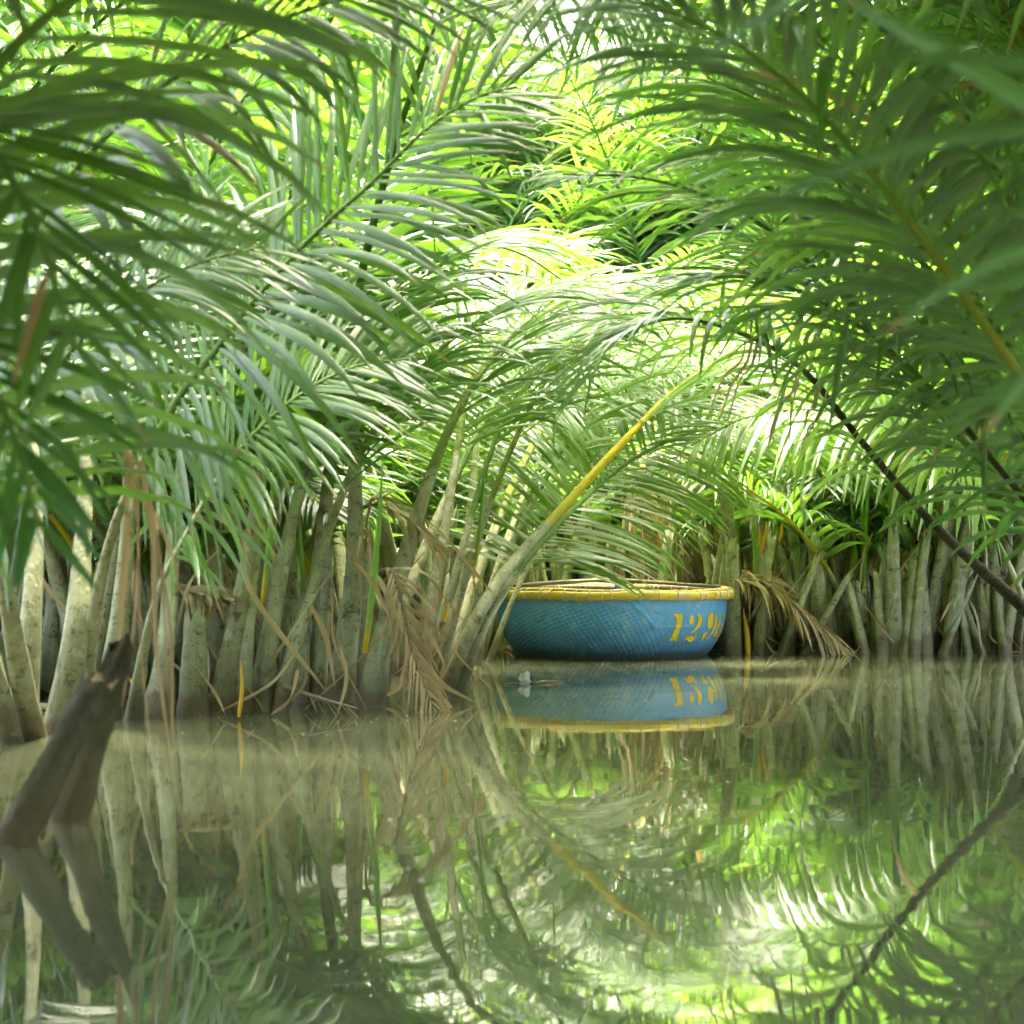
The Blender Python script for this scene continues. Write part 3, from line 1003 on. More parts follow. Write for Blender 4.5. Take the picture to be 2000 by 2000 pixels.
def stub_px(palm, base, top, r0, seed):
    b0 = np.array(palm.location)
    w = W(*base)
    tp = P(top[0], top[1], w[1] + 0.05)
    d = (tp - w) / np.linalg.norm(tp - w)
    c = [w - d * 0.14, w, tp]
    pts, s = resample(np.asarray(c) - b0, 12)
    t, b, n = frames(pts)
    rad = r0 * (1 - 0.35 * (s / s[-1])) + 0.1 * r0 * np.exp(-(s / 0.15) ** 2)
    me = tube_mesh("stalk_stub", pts, rad, t, b, n, 'stalk', {"grn": 0.0, "yel": 0.0}, wob=0.12, seed=seed, sides=10)
    co = np.empty(len(me.vertices) * 3, np.float32)
    me.vertices.foreach_get("co", co)
    co = co.reshape(-1, 3)
    r = np.random.default_rng(seed)
    co[110:120] += t[-1] * (r.random((10, 1)) * 0.15 - 0.05)
    co[121] = pts[-1] - t[-1] * 0.06
    me.vertices.foreach_set("co", co.ravel())
    me.materials.append(M['broken_pith'])
    for p in me.polygons:
        if 121 in p.vertices:
            p.material_index = 1
    return link("stalk_stub", me, palm)

def shoot_px(palm, base, top, depth, r0=0.02, mat='young_shoot', name="young_shoot"):
    b0 = np.array(palm.location)
    pts, s = resample(np.asarray([P(base[0], base[1], depth), (P(base[0], base[1], depth) + P(top[0], top[1], depth)) / 2 + (0.01, 0, 0), P(top[0], top[1], depth)]) - b0, 12)
    t, b, n = frames(pts)
    rad = r0 * np.sin(np.pi * np.clip(s / s[-1] * 0.75 + 0.24, 0, 0.985)) + 0.002
    return link(name, tube_mesh(name, pts, rad, t, b, n, mat, sides=6), palm)

def build_left_bank():
    # clump A: the row of stalks standing straight in the water, west of the dead frond
    a = thing("nipa_palm", "palm with broken brown stub and pale upright stalks near left end of the bank", "palm", W(440, 1392))
    stub_px(a, (377, 1395), (382, 1205), 0.085, 1)
    hero(a, onward(stalk_px((434, 1391), [(470, 1180), (497, 1020, .1)]), 3.4, R_(95), R_(140)), 0.085, 0.032, petiole=0.30, seed=21, n_leaf=55, length=0.95, width=0.041, grn0=1.7, split=True)
    hero(a, onward(stalk_px((473, 1391), [(484, 1240), (497, 1112, .05)]), 3.0, R_(70), R_(100)), 0.045, 0.02, petiole=0.36, seed=22, n_leaf=52, length=0.9, width=0.037, grn0=1.4, split=True)
    hero(a, onward(stalk_px((503, 1388), [(528, 1230), (556, 1080, .1), (588, 950, .2)]), 3.4, R_(100), R_(60)), 0.07, 0.03, petiole=0.36, seed=23, n_leaf=55, length=0.95, width=0.041, grn0=1.35, split=True)
    shoot_px(a, (466, 1400), (470, 1290), 8.6, 0.014, 'yellow_sheath', "yellow_sheath")
    shoot_px(a, (512, 1180), (535, 880), 9.0, 0.022)
    # clump B
    b = thing("nipa_palm", "palm with a wide broken grey stump and a slanting pale stalk beside it", "palm", W(620, 1380))
    hero(b, onward(stalk_px((540, 1388), [(575, 1260), (606, 1160, .1), (640, 1040, .25)]), 2.8, R_(80), R_(30)), 0.062, 0.028, petiole=0.36, seed=24, n_leaf=48, length=0.9, width=0.037, grn0=1.5, split=True)
    stub_px(b, (612, 1370), (636, 1080), 0.088, 2)
    stub_px(b, (588, 1372), (596, 1180), 0.05, 3)
    hero(b, onward(stalk_px((663, 1374), [(680, 1230), (692, 1120, .05), (694, 885, .15)]), 3.6, R_(85), R_(110)), 0.078, 0.03, petiole=0.34, seed=25, n_leaf=55, length=1.0, width=0.041, grn0=2.0, split=True)
    # clump C: thick stalk leaning towards the boat
    c = thing("nipa_palm", "palm with thick stalk leaning towards the boat and bright green young shoot", "palm", W(740, 1380))
    hero(c, onward(stalk_px((722, 1380), [(745, 1260), (775, 1140, .1), (822, 985, .3), (868, 858, .6)]), 3.0, R_(92), R_(35)), 0.086, 0.03, petiole=0.40, seed=26, n_leaf=55, length=1.0, width=0.041, grn0=1.4, yel=0.15, split=True)
    hero(c, onward(stalk_px((742, 1345), [(790, 1180, .1), (838, 1050, .3), (905, 900, .6)]), 2.8, R_(80), R_(50)), 0.06, 0.026, petiole=0.40, seed=27, n_leaf=52, length=0.95, width=0.038, grn0=1.3, split=True)
    shoot_px(c, (712, 1275), (748, 895), 8.9, 0.026)
    stub_px(c, (705, 1350), (716, 1070), 0.04, 4)
    # clump D: cut stalks and leaning stalks in front of the boat's western side
    d = thing("nipa_palm", "palm with two cut stalk ends and stalks leaning over the boat's end", "palm", W(850, 1338))
    stub_px(d, (800, 1330), (863, 1050), 0.04, 5)
    stub_px(d, (822, 1325), (888, 1012), 0.045, 6)
    hero(d, onward(stalk_px((872, 1350), [(905, 1265), (945, 1180, .1), (1005, 1095, .4), (1105, 985, .9), (1200, 880, 1.3), (1300, 778, 1.8)]), 1.5, R_(80), R_(20)), 0.056, 0.028, petiole=0.60, flat=0.8, leaf_mat='leaf_lime', seed=28, n_leaf=36, length=0.9, width=0.037, grn0=1.45, yel=1.0, split=True)
    hero(d, stalk_px((893, 1350), [(925, 1265), (962, 1190, .15), (1010, 1118, .5), (1066, 1050, .9), (1157, 960, 1.4), (1256, 885, 1.8), (1380, 838, 2.1), (1520, 840, 2.3), (1640, 895, 2.4)]), 0.06, 0.024, petiole=0.26, leaf_mat='leaf_lime', seed=29, n_leaf=72, length=0.92, width=0.042, grn0=1.0, droop=0.75, jitter=0.7, vee=12, roll=R_(42), ang=(75, 38))
    hero(d, onward(stalk_px((868, 1310), [(905, 1200, .1), (960, 1050, .3), (1010, 930, .6), (1090, 780, 1.0)]), 2.6, R_(95), R_(40)), 0.062, 0.028, petiole=0.48, leaf_mat='leaf_lime', seed=30, n_leaf=52, length=0.9, width=0.038, grn0=1.2, yel=0.2, split=True)
    for k, (bx, by, m1, m2, top, r0) in enumerate((((835), 1340, (868, 1200), (905, 1060), (960, 880), 0.045), (850, 1335, (890, 1190), (935, 1040), (1010, 850), 0.05), (905, 1320, (945, 1190), (1000, 1060), (1085, 900), 0.04), (815, 1350, (835, 1220), (860, 1090), (890, 900), 0.05))):
        hero(d, onward(stalk_px((bx, by), [(*m1, .05), (*m2, .2), (*top, .5)]), 2.6, R_(92), R_(20 + 25 * k)), r0, r0 * 0.45, petiole=0.40, seed=37 + k, n_leaf=46, length=0.9, width=0.038, grn0=1.1 + 0.15 * k, yel=0.15 * (k % 2), split=False, leaf_mat='leaf_lime')
    e = thing("nipa_palm", "slim palm with upright grey stalk between leaning stalks beside the boat", "palm", W(880, 1310))
    hero(e, onward(stalk_px((885, 1300), [(905, 1150), (930, 880, .2)]), 3.2, R_(90), R_(75)), 0.05, 0.022, petiole=0.38, seed=31, n_leaf=55, length=0.95, width=0.039, grn0=2.0)
    hero(e, onward(stalk_px((925, 1300), [(960, 1150, .1), (1010, 1000, .4)]), 3.0, R_(85), R_(50)), 0.052, 0.024, petiole=0.36, seed=32, n_leaf=55, length=0.95, width=0.039, grn0=1.5)
    for k, (bx, by, m1, m2, az) in enumerate(((900, 1290, (925, 1130), (960, 930), 20), (940, 1285, (985, 1120), (1050, 930), 60), (860, 1300, (870, 1140), (885, 930), 150), (955, 1290, (1010, 1150), (1100, 980), 10))):
        hero(e, onward(stalk_px((bx, by), [(*m1, .1), (*m2, .4)]), 2.3, R_(78), R_(az)), 0.036, 0.017, petiole=0.38, seed=141 + k, n_leaf=46, length=0.85, width=0.034, grn0=0.9, yel=0.1, droop=0.9, jitter=0.8, roll=R_(35 if az < 90 else -35), leaf_mat='leaf_lime', split=k < 2)
    shoot_px(e, (925, 1130), (947, 880), 10.6, 0.02)
    shoot_px(e, (866, 1215), (873, 1165), 10.2, 0.02, 'yellow_sheath', "yellow_sheath")
    # far west end of the bank
    f = thing("nipa_palm", "shaded palm with pale stalks behind hanging tan strips", "palm", W(230, 1400))
    hero(f, onward(stalk_px((120, 1430), [(150, 1220), (165, 1000, .2)]), 3.0, R_(85), R_(120)), 0.08, 0.03, petiole=0.36, seed=33, n_leaf=52, length=0.95, width=0.041, grn0=1.7)
    hero(f, onward(stalk_px((205, 1400), [(235, 1200), (250, 1000, .2)]), 3.2, R_(80), R_(150)), 0.075, 0.03, petiole=0.34, seed=34, n_leaf=52, length=0.95, width=0.041, grn0=1.7)
    hero(f, onward(stalk_px((300, 1400), [(325, 1250), (340, 1030, .2)]), 3.0, R_(85), R_(80)), 0.06, 0.026, petiole=0.36, seed=35, n_leaf=52, length=0.95, width=0.041, grn0=1.7)
    hero(f, onward(stalk_px((40, 1440), [(60, 1220), (70, 1000, .2)]), 3.0, R_(75), R_(160)), 0.08, 0.03, petiole=0.34, seed=36, n_leaf=52, length=0.95, width=0.041, grn0=1.7)
    shoot_px(f, (172, 1320), (186, 1110), 8.3, 0.018)
    shoot_px(f, (168, 1315), (178, 1255), 8.28, 0.016, 'yellow_sheath', "yellow_sheath")
    shoot_px(f, (268, 1405), (255, 1325), 8.6, 0.014, 'yellow_sheath', "yellow_sheath")
build_left_bank()

def build_near_left():
    a = thing("nipa_palm", "near palm with two thick dark cut stalks leaning from the water", "palm", W(100, 1620))
    def cut(base, mid, top, r0, seed, dz):
        w = W(*base)
        m1 = P(*mid, w[1] + dz * .5)
        c = [w - (m1 - w) / np.linalg.norm(m1 - w) * 0.2, w, m1, P(*top, w[1] + dz)]
        pts, s = resample(np.asarray(c) - np.array(a.location), 14)
        t, b, n = frames(pts)
        rad = r0 * (1 - 0.30 * s / s[-1]) + 0.12 * r0 * np.exp(-(s / 0.2) ** 2)
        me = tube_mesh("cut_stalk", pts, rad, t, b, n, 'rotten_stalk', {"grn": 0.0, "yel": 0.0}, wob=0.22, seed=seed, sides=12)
        co = np.empty(len(me.vertices) * 3, np.float32)
        me.vertices.foreach_get("co", co)
        co = co.reshape(-1, 3)
        rr_ = np.random.default_rng(seed)
        co[12 * 12:14 * 12] += t[-1] * (rr_.random((24, 1)) * 0.09 - 0.05) + rr_.normal(0, 0.006, (24, 3))
        co[14 * 12 + 1] = pts[-1] - t[-1] * 0.07
        me.vertices.foreach_set("co", co.ravel())
        me.materials.append(M['broken_pith'])
        for p in me.polygons:
            if 14 * 12 + 1 in p.vertices:
                p.material_index = 1
        link("cut_stalk", me, a)
    cut((25, 1645), (112, 1478), (195, 1318), 0.082, 1, 0.2)
    cut((135, 1605), (186, 1434), (238, 1262), 0.064, 2, 0.3)
    # living fronds of the near palm: their leaflets hang into the view from above
    hero(a, [below(W(-60, 1560)), W(-60, 1560), P(-150, 1000, 4.6), P(-140, 500, 4.3), P(-20, 150, 4.0), P(240, -60, 3.8), P(560, -150, 3.6)], 0.08, 0.03, petiole=0.45, seed=41, n_leaf=30, length=1.0, width=0.042, ang=(70, 40), vee=5, droop=1.0)
    hero(a, [below(W(-160, 1600)), W(-160, 1600), P(-300, 1100, 4.8), P(-310, 600, 4.6), P(-240, 300, 4.4), P(-120, 220, 4.2), P(-10, 300, 4.0), P(80, 470, 3.8), P(140, 680, 3.7)], 0.07, 0.03, petiole=0.46, seed=42, n_leaf=24, length=0.8, width=0.040, ang=(48, 24), vee=8, droop=0.35)
    hero(a, [below(W(-190, 1650)), W(-190, 1650), P(-330, 1250, 4.9), P(-320, 900, 4.7), P(-240, 690, 4.5), P(-130, 640, 4.3), P(-40, 710, 4.15), P(30, 860, 4.0), P(75, 1030, 3.9)], 0.06, 0.026, petiole=0.46, seed=48, n_leaf=22, length=0.62, width=0.036, ang=(46, 22), vee=8, droop=0.4, leaf_mat='leaf_fresh')
    b = thing("nipa_palm", "palm whose big fan of grey-green leaflets sweeps across the upper bank", "palm", W(150, 1420))
    # the large frond with its pale rachis running up towards the clearing
    hero(b, [below(W(150, 1420)), W(150, 1420), P(215, 1050, 7.9), P(330, 808, 7.6), P(430, 673, 7.4), P(520, 559, 7.35), P(622, 450, 7.3), P(726, 357, 7.25), P(830, 254, 7.2), P(930, 190, 7.2), P(1010, 170, 7.2)], 0.07, 0.026, petiole=0.40, seed=43, n_leaf=60, length=1.05, width=0.040, roll=R_(66), ang=(80, 42), vee=6, droop=0.42, grn0=1.5, jitter=0.9, twist=0.2)
    hero(b, [below(W(60, 1440)), W(60, 1440), P(-10, 1000, 6.7), P(-10, 700, 6.3), P(50, 480, 6.1), P(150, 330, 6.0), P(290, 190, 5.9), P(460, 80, 5.8), P(660, 0, 5.7), P(880, -30, 5.7)], 0.07, 0.024, petiole=0.40, seed=44, n_leaf=60, length=1.05, width=0.040, roll=R_(60), ang=(78, 42), vee=5, droop=0.6, jitter=0.9, twist=0.25)
    hero(b, [below(W(260, 1405)), W(260, 1405), P(300, 1180, 8.3), P(370, 1030, 8.2), P(450, 900, 8.1), P(560, 790, 8.0), P(680, 720, 8.0), P(800, 700, 8.0)], 0.06, 0.02, petiole=0.42, seed=45, n_leaf=48, length=0.85, width=0.036, roll=R_(55), ang=(75, 40), vee=6, droop=0.7, jitter=0.9, twist=0.25)
    hero(b, [below(W(20, 1450)), W(20, 1450), P(-40, 1100, 7.2), P(20, 860, 7.0), P(110, 720, 6.9), P(230, 600, 6.8), P(370, 520, 6.8), P(520, 480, 6.8)], 0.06, 0.02, petiole=0.40, seed=47, n_leaf=48, length=0.9, width=0.038, roll=R_(60), ang=(75, 40), vee=6, droop=0.7, jitter=0.9, twist=0.25)
build_near_left()

def build_right_side():
    # stalks enter from the eastern bank, out of frame, and lean across the creek
    a = thing("nipa_palm", "palm leaning in from the east bank with dark arching frond and dangling dry strips", "palm", (3.25, 10.0, 0))
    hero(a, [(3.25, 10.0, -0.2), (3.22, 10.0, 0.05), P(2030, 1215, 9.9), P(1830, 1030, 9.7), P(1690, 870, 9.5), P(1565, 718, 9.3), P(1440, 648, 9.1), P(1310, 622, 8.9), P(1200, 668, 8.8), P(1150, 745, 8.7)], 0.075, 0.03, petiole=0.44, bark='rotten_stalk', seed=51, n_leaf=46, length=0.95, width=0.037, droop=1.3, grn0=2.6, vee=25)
    hero(a, [(3.5, 9.2, -0.2), (3.45, 9.2, 0.1), P(2080, 1080, 9.0), P(1900, 880, 8.8), P(1740, 690, 8.6), P(1600, 530, 8.4), P(1440, 410, 8.2), P(1270, 350, 8.0), P(1100, 340, 7.8)], 0.075, 0.03, petiole=0.40, seed=52, n_leaf=44, length=1.0, width=0.041, droop=1.3, grn0=0.9, vee=15)
    hero(a, [(3.1, 9.6, -0.2), (3.1, 9.6, 0.1), P(2120, 1000, 9.3), P(1990, 800, 9.0), P(1860, 600, 8.7), P(1720, 400, 8.4), P(1560, 240, 8.1), P(1380, 150, 7.8)], 0.07, 0.03, petiole=0.36, seed=53, n_leaf=48, length=1.0, width=0.041, droop=1.3, grn0=1.0, vee=15)
    hero(a, [(3.7, 12.6, -0.2), (3.68, 12.6, 0.1), P(1960, 1080, 12.5), P(1860, 930, 12.4), P(1740, 840, 12.3), P(1600, 800, 12.2), P(1460, 815, 12.1), P(1350, 870, 12.0)], 0.06, 0.024, petiole=0.34, leaf_mat='leaf_lime', seed=58, n_leaf=60, length=1.0, width=0.042, droop=0.9, grn0=0.9, vee=12, jitter=0.7, roll=R_(-40), ang=(75, 38))
    g = thing("nipa_palm", "palm with parallel dark fronds slanting up across the east side", "palm", (2.9, 8.0, 0))
    for k, pp in enumerate(([(2180, 1180), (1990, 960), (1830, 770), (1670, 630), (1510, 550), (1350, 540)], [(2150, 930), (1990, 700), (1850, 520), (1700, 390), (1540, 310), (1380, 300)], [(2180, 1050), (2060, 820), (1930, 620), (1780, 470), (1620, 390), (1460, 390)])):
        d0 = 8.0 - 0.45 * k
        b0 = np.array((2.9 + 0.1 * k, d0, -0.2))
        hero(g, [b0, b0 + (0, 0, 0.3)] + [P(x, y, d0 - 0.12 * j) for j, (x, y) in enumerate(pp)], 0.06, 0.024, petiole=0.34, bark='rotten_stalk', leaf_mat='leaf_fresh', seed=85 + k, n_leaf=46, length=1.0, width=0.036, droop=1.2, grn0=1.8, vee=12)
    t = thing("nipa_palm", "palm reaching across the very top of the arch from the east", "palm", (3.2, 8.8, 0))
    hero(t, [(3.2, 8.8, -0.2), (3.2, 8.8, 0.2), P(2050, 600, 8.7), P(1900, 250, 8.6), P(1700, 40, 8.5), P(1450, -60, 8.4), P(1200, -60, 8.3), P(960, 20, 8.2)], 0.07, 0.028, petiole=0.42, roll=R_(-38), seed=91, n_leaf=62, length=1.15, width=0.042, droop=1.7, vee=10)
    t = thing("nipa_palm", "palm reaching across the very top of the arch from the west", "palm", (-2.2, 9.6, 0))
    hero(t, [(-2.2, 9.6, -0.2), (-2.2, 9.6, 0.2), P(330, 600, 9.4), P(440, 250, 9.3), P(620, 50, 9.2), P(850, -60, 9.1), P(1100, -60, 9.0), P(1330, 30, 8.9)], 0.07, 0.028, petiole=0.42, roll=R_(38), seed=92, n_leaf=62, length=1.15, width=0.042, droop=1.5, vee=10)
    b = thing("nipa_palm", "palm with yellow-green stalks slanting across the upper east side", "palm", (2.6, 6.2, 0))
    hero(b, [(2.6, 6.2, -0.2), (2.58, 6.2, 0.1), P(2200, 1050, 5.9), P(2000, 745, 5.7), P(1870, 560, 5.5), P(1740, 385, 5.3), P(1600, 220, 5.1), P(1430, 80, 4.9), P(1250, 0, 4.7)], 0.045, 0.020, petiole=0.52, leaf_mat='leaf_fresh', seed=54, n_leaf=50, length=0.95, width=0.033, droop=1.2, grn0=0.3, yel=0.28, vee=15)
    hero(b, [(2.75, 6.6, -0.2), (2.73, 6.6, 0.1), P(2250, 980, 6.3), P(2060, 720, 6.1), P(1940, 540, 5.9), P(1800, 370, 5.7), P(1690, 180, 5.5), P(1560, 20, 5.3)], 0.05, 0.024, petiole=0.48, seed=55, n_leaf=40, length=0.95, width=0.041, droop=1.1, grn0=0.3, yel=0.2, vee=15)
    e = thing("nipa_palm", "tall palm of the east bank with fronds closing the arch above the boat", "palm", (3.7, 11.6, 0))
    hero(e, [(3.7, 11.6, -0.2), (3.68, 11.6, 0.1), P(1980, 800, 11.4), P(1700, 450, 11.1), P(1550, 230, 10.9), P(1350, 120, 10.7), P(1150, 100, 10.5), P(960, 170, 10.3)], 0.08, 0.03, petiole=0.40, roll=R_(-30), seed=81, n_leaf=60, length=1.1, width=0.044, droop=1.3, vee=15)
    w = thing("nipa_palm", "tall palm of the west bank with frond closing the arch above the boat", "palm", (-1.5, 10.6, 0))
    hero(w, [(-1.5, 10.6, -0.2), (-1.5, 10.6, 0.1), P(560, 760, 10.4), P(640, 420, 10.2), P(790, 190, 10.0), P(990, 50, 9.8), P(1200, 20, 9.6), P(1400, 90, 9.4)], 0.08, 0.03, petiole=0.40, roll=R_(30), seed=83, n_leaf=60, length=1.1, width=0.044, droop=1.2, vee=15)
    c = thing("nipa_palm", "closest palm on the east side, its dark blades out of focus near the lens", "palm", (1.6, 2.2, 0))
    hero(c, [(1.6, 2.2, -0.2), (1.6, 2.2, 0.1), (1.5, 2.2, 0.9), P(2350, 250, 2.1), P(2230, -60, 2.0), P(2000, -230, 1.95), P(1700, -290, 1.9), P(1400, -260, 1.85)], 0.05, 0.024, petiole=0.44, leaf_mat='leaf_fresh', seed=56, n_leaf=15, length=0.62, width=0.034, droop=1.8, grn0=0.3, vee=-10, ang=(55, 30), tipdrop=0.4)
    hero(c, [(1.7, 2.6, -0.2), (1.7, 2.6, 0.1), (1.6, 2.5, 0.9), P(2420, 500, 2.4), P(2330, 200, 2.3), P(2180, 0, 2.2), P(2000, -100, 2.1), P(1850, -90, 2.05)], 0.05, 0.024, petiole=0.44, leaf_mat='leaf_fresh', seed=57, n_leaf=13, length=0.62, width=0.034, droop=1.6, grn0=0.3, vee=-10, ang=(55, 30), tipdrop=0.4)
build_right_side()

def build_around():
    # bank beyond the boat, from west to east
    places = [
        ((-0.15, 15.4, 0), "palm standing behind the boat's shaded end", 'low'),
        ((0.45, 16.1, 0), "palm with hanging tan dead fronds straight behind the boat", 'low'),
        ((1.1, 16.3, 0), "palm behind the boat's numbered side, among dry fronds", 'low'),
        ((1.62, 15.0, 0), "palm with twin pale stalks right beside the boat's numbered side", 'mid'),
        ((2.1, 14.6, 0), "palm over the brown fallen frond east of the boat", 'mid'),
        ((2.6, 14.7, 0), "palm with slanting pale stalk between fallen frond and dark gap", 'mid'),
        ((3.05, 14.5, 0), "palm with mossy stalks next to the dark gap in the east bank", 'mid'),
        ((3.55, 14.6, 0), "palm with crossed leaning stalks on the east bank", 'mid'),
        ((4.1, 14.4, 0), "palm with green-stained stalks at the east edge of the view", 'mid'),
    ]
    for k, (loc, label, kind) in enumerate(places):
        grow_palm(label, loc, [kind, 'low'], 4, 900 + k, split=3, radius=0.36, stubs=10, shoots=2)
    # second rank, sunlit, low so that the light falls in
    r = np.random.default_rng(77)
    lab = "low sunlit palm in the bright thicket behind the boat"
    for x, y in ((-1.0, 15.8), (-0.2, 17.2), (0.9, 17.8), (1.9, 17.0), (2.8, 16.4), (3.7, 16.2), (4.7, 16.0), (-1.4, 17.8), (0.3, 19.2), (1.6, 19.2), (2.9, 18.5), (4.2, 18.2), (-0.8, 20.4), (0.4, 20.8), (1.5, 20.6), (2.6, 20.6), (3.8, 20.2), (5.0, 19.4)):
        grow_palm(lab, (x, y, 0.05), ['low', 'mid'], 8, int(r.integers(1e6)), radius=0.3, stubs=1, shoots=1, group="low palms in the sunlit thicket")
    for x, y in ((0.9, 20.2), (1.6, 20.0), (2.3, 20.4), (1.2, 21.2)):
        grow_palm(lab, (x, y, 0.05), ['mid'], 10, int(r.integers(1e6)), radius=0.35, stubs=0, shoots=0, group="low palms in the sunlit thicket", check=False)
    lab = "palm in the shaded thicket behind the stalks of the west bank"
    for x, y in ((-2.6, 9.9), (-1.9, 10.2), (-1.25, 10.6), (-0.95, 11.9), (-1.7, 12.2), (-2.6, 12.0), (-3.4, 11.4), (-0.75, 13.4), (-2.0, 14.2), (-3.3, 14.0), (-4.2, 13.4), (-2.2, 16.2), (-3.4, 16.2), (-4.6, 15.6)):
        grow_palm(lab, (x, y, 0.05), ['mid', 'low', 'low'], 7, int(r.integers(1e6)), radius=0.3, stubs=2, shoots=1, dead=0, group="palms behind the west bank")
    lab = "tall palm in the dense thicket far behind the boat"
    for row, y in enumerate((22.2, 23.6, 25.3, 27.5, 30.5)):
        n = 8 + row
        for k in range(n):
            x = (k - (n - 1) / 2) * 1.4 + r.normal(0, 0.25) + 0.3
            grow_palm(lab, (x, y + r.normal(0, 0.4), 0.08), ['tall', 'giant', 'giant', 'giant'], 8, int(r.integers(1e6)), radius=0.35, stubs=0, shoots=0, group="far tall palms", check=False)
    lab = "low palm glimpsed between stalks in the shaded far thicket"
    for y in (21.5, 26.0, 33.0):
        for k in range(9):
            grow_palm(lab, ((k - 4) * 2.0 * y / 24 + r.normal(0, 0.3), y + r.normal(0, 0.3), 0.08), ['low', 'mid'], 7, int(r.integers(1e6)), radius=0.5, stubs=2, shoots=0, group="low palms of the far thicket", check=False)
    lab = "tall palm of the west bank arching over the sunlit clearing"
    for x, y in ((0.4, 21.0), (1.2, 21.4), (2.1, 21.0), (-2.8, 15.2), (-2.2, 17.6), (-3.2, 18.6), (-1.2, 20.0)):
        grow_palm(lab, (x, y, 0.05), ['tall'], 8, int(r.integers(1e6)), az=R_(0), spread=R_(75), radius=0.3, stubs=1, shoots=0, group="tall palms arching over from the west bank")
    lab = "tall palm of the east bank arching over the sunlit clearing"
    for x, y in ((4.5, 15.4), (3.7, 17.6), (5.0, 17.4), (4.2, 19.8), (5.8, 15.4)):
        grow_palm(lab, (x, y, 0.05), ['tall'], 8, int(r.integers(1e6)), az=R_(180), spread=R_(75), radius=0.3, stubs=1, shoots=0, group="tall palms arching over from the east bank")
    lab = "palm of the west bank added for shade overhead, rooted out of view"  # canopy added mostly out of view to darken the near west side
    for x, y in ((-3.0, 5.0), (-2.4, 3.4), (-4.4, 10.2), (-5.2, 12.6), (-3.4, 5.6), (-2.7, 4.4), (-3.2, 3.2), (-2.9, 1.8), (-3.0, 0.2), (-3.7, 4.4), (-2.8, -1.4), (-2.0, 1.2), (-2.3, -0.3)):
        grow_palm(lab, (x, y, 0.05), ['tall'], 8, int(r.integers(1e6)), az=R_(10), spread=R_(60), radius=0.3, stubs=0, shoots=0, group="overhanging palms added for shade on the west bank")
    lab = "palm of the east bank added for shade overhead, rooted out of view"  # matching canopy added on the east, mostly unseen, to cast shade
    for x, y in ((3.6, 7.4), (3.9, 8.8), (4.2, 11.0), (4.6, 12.6), (5.6, 14.0), (3.4, 6.4), (2.7, 4.2), (3.1, 3.0), (2.8, 1.6), (3.0, 0.0), (3.4, 5.2), (2.8, -1.4)):
        grow_palm(lab, (x, y, 0.05), ['tall'], 8, int(r.integers(1e6)), az=R_(170), spread=R_(60), radius=0.3, stubs=0, shoots=0, group="overhanging palms added for shade on the east bank")
build_around()

# ------------------------------------------------------------------ dry fronds, strips and drift
def ribbon(name, ctrl, width, mat, parent=None, twist=0.6, seed=0, base=(0, 0, 0)):
    r = np.random.default_rng(seed)
    pts, s = resample(np.asarray(ctrl) - np.asarray(base), 14)
    t, b, n = frames(pts, np.linspace(r.uniform(-1, 1), r.uniform(-1, 1) * 2 * twist, 14))
    w = width * np.sin(np.pi * np.clip(np.linspace(0.18, 1.0, 14), 0, 0.99)) ** 0.6 * 0.5
    v = np.stack([pts - b * w[:, None], pts + n * w[:, None] * 0.5, pts + b * w[:, None]], 1).reshape(-1, 3)
    k = np.arange(13)
    f = np.concatenate([np.stack([k * 3 + o, k * 3 + 1 + o, (k + 1) * 3 + 1 + o, (k + 1) * 3 + o], -1) for o in (0, 1)])
    uv = np.stack([np.tile([0, .5, 1], 14), np.repeat(np.linspace(0, 0.9, 14), 3)], 1)
    return link(name, mesh_from(name, v, f, mat, uv, {"rnd": r.random()}), parent)

def by_label(text):
    return next(o for o in bpy.data.objects if text in o.get("label", ""))

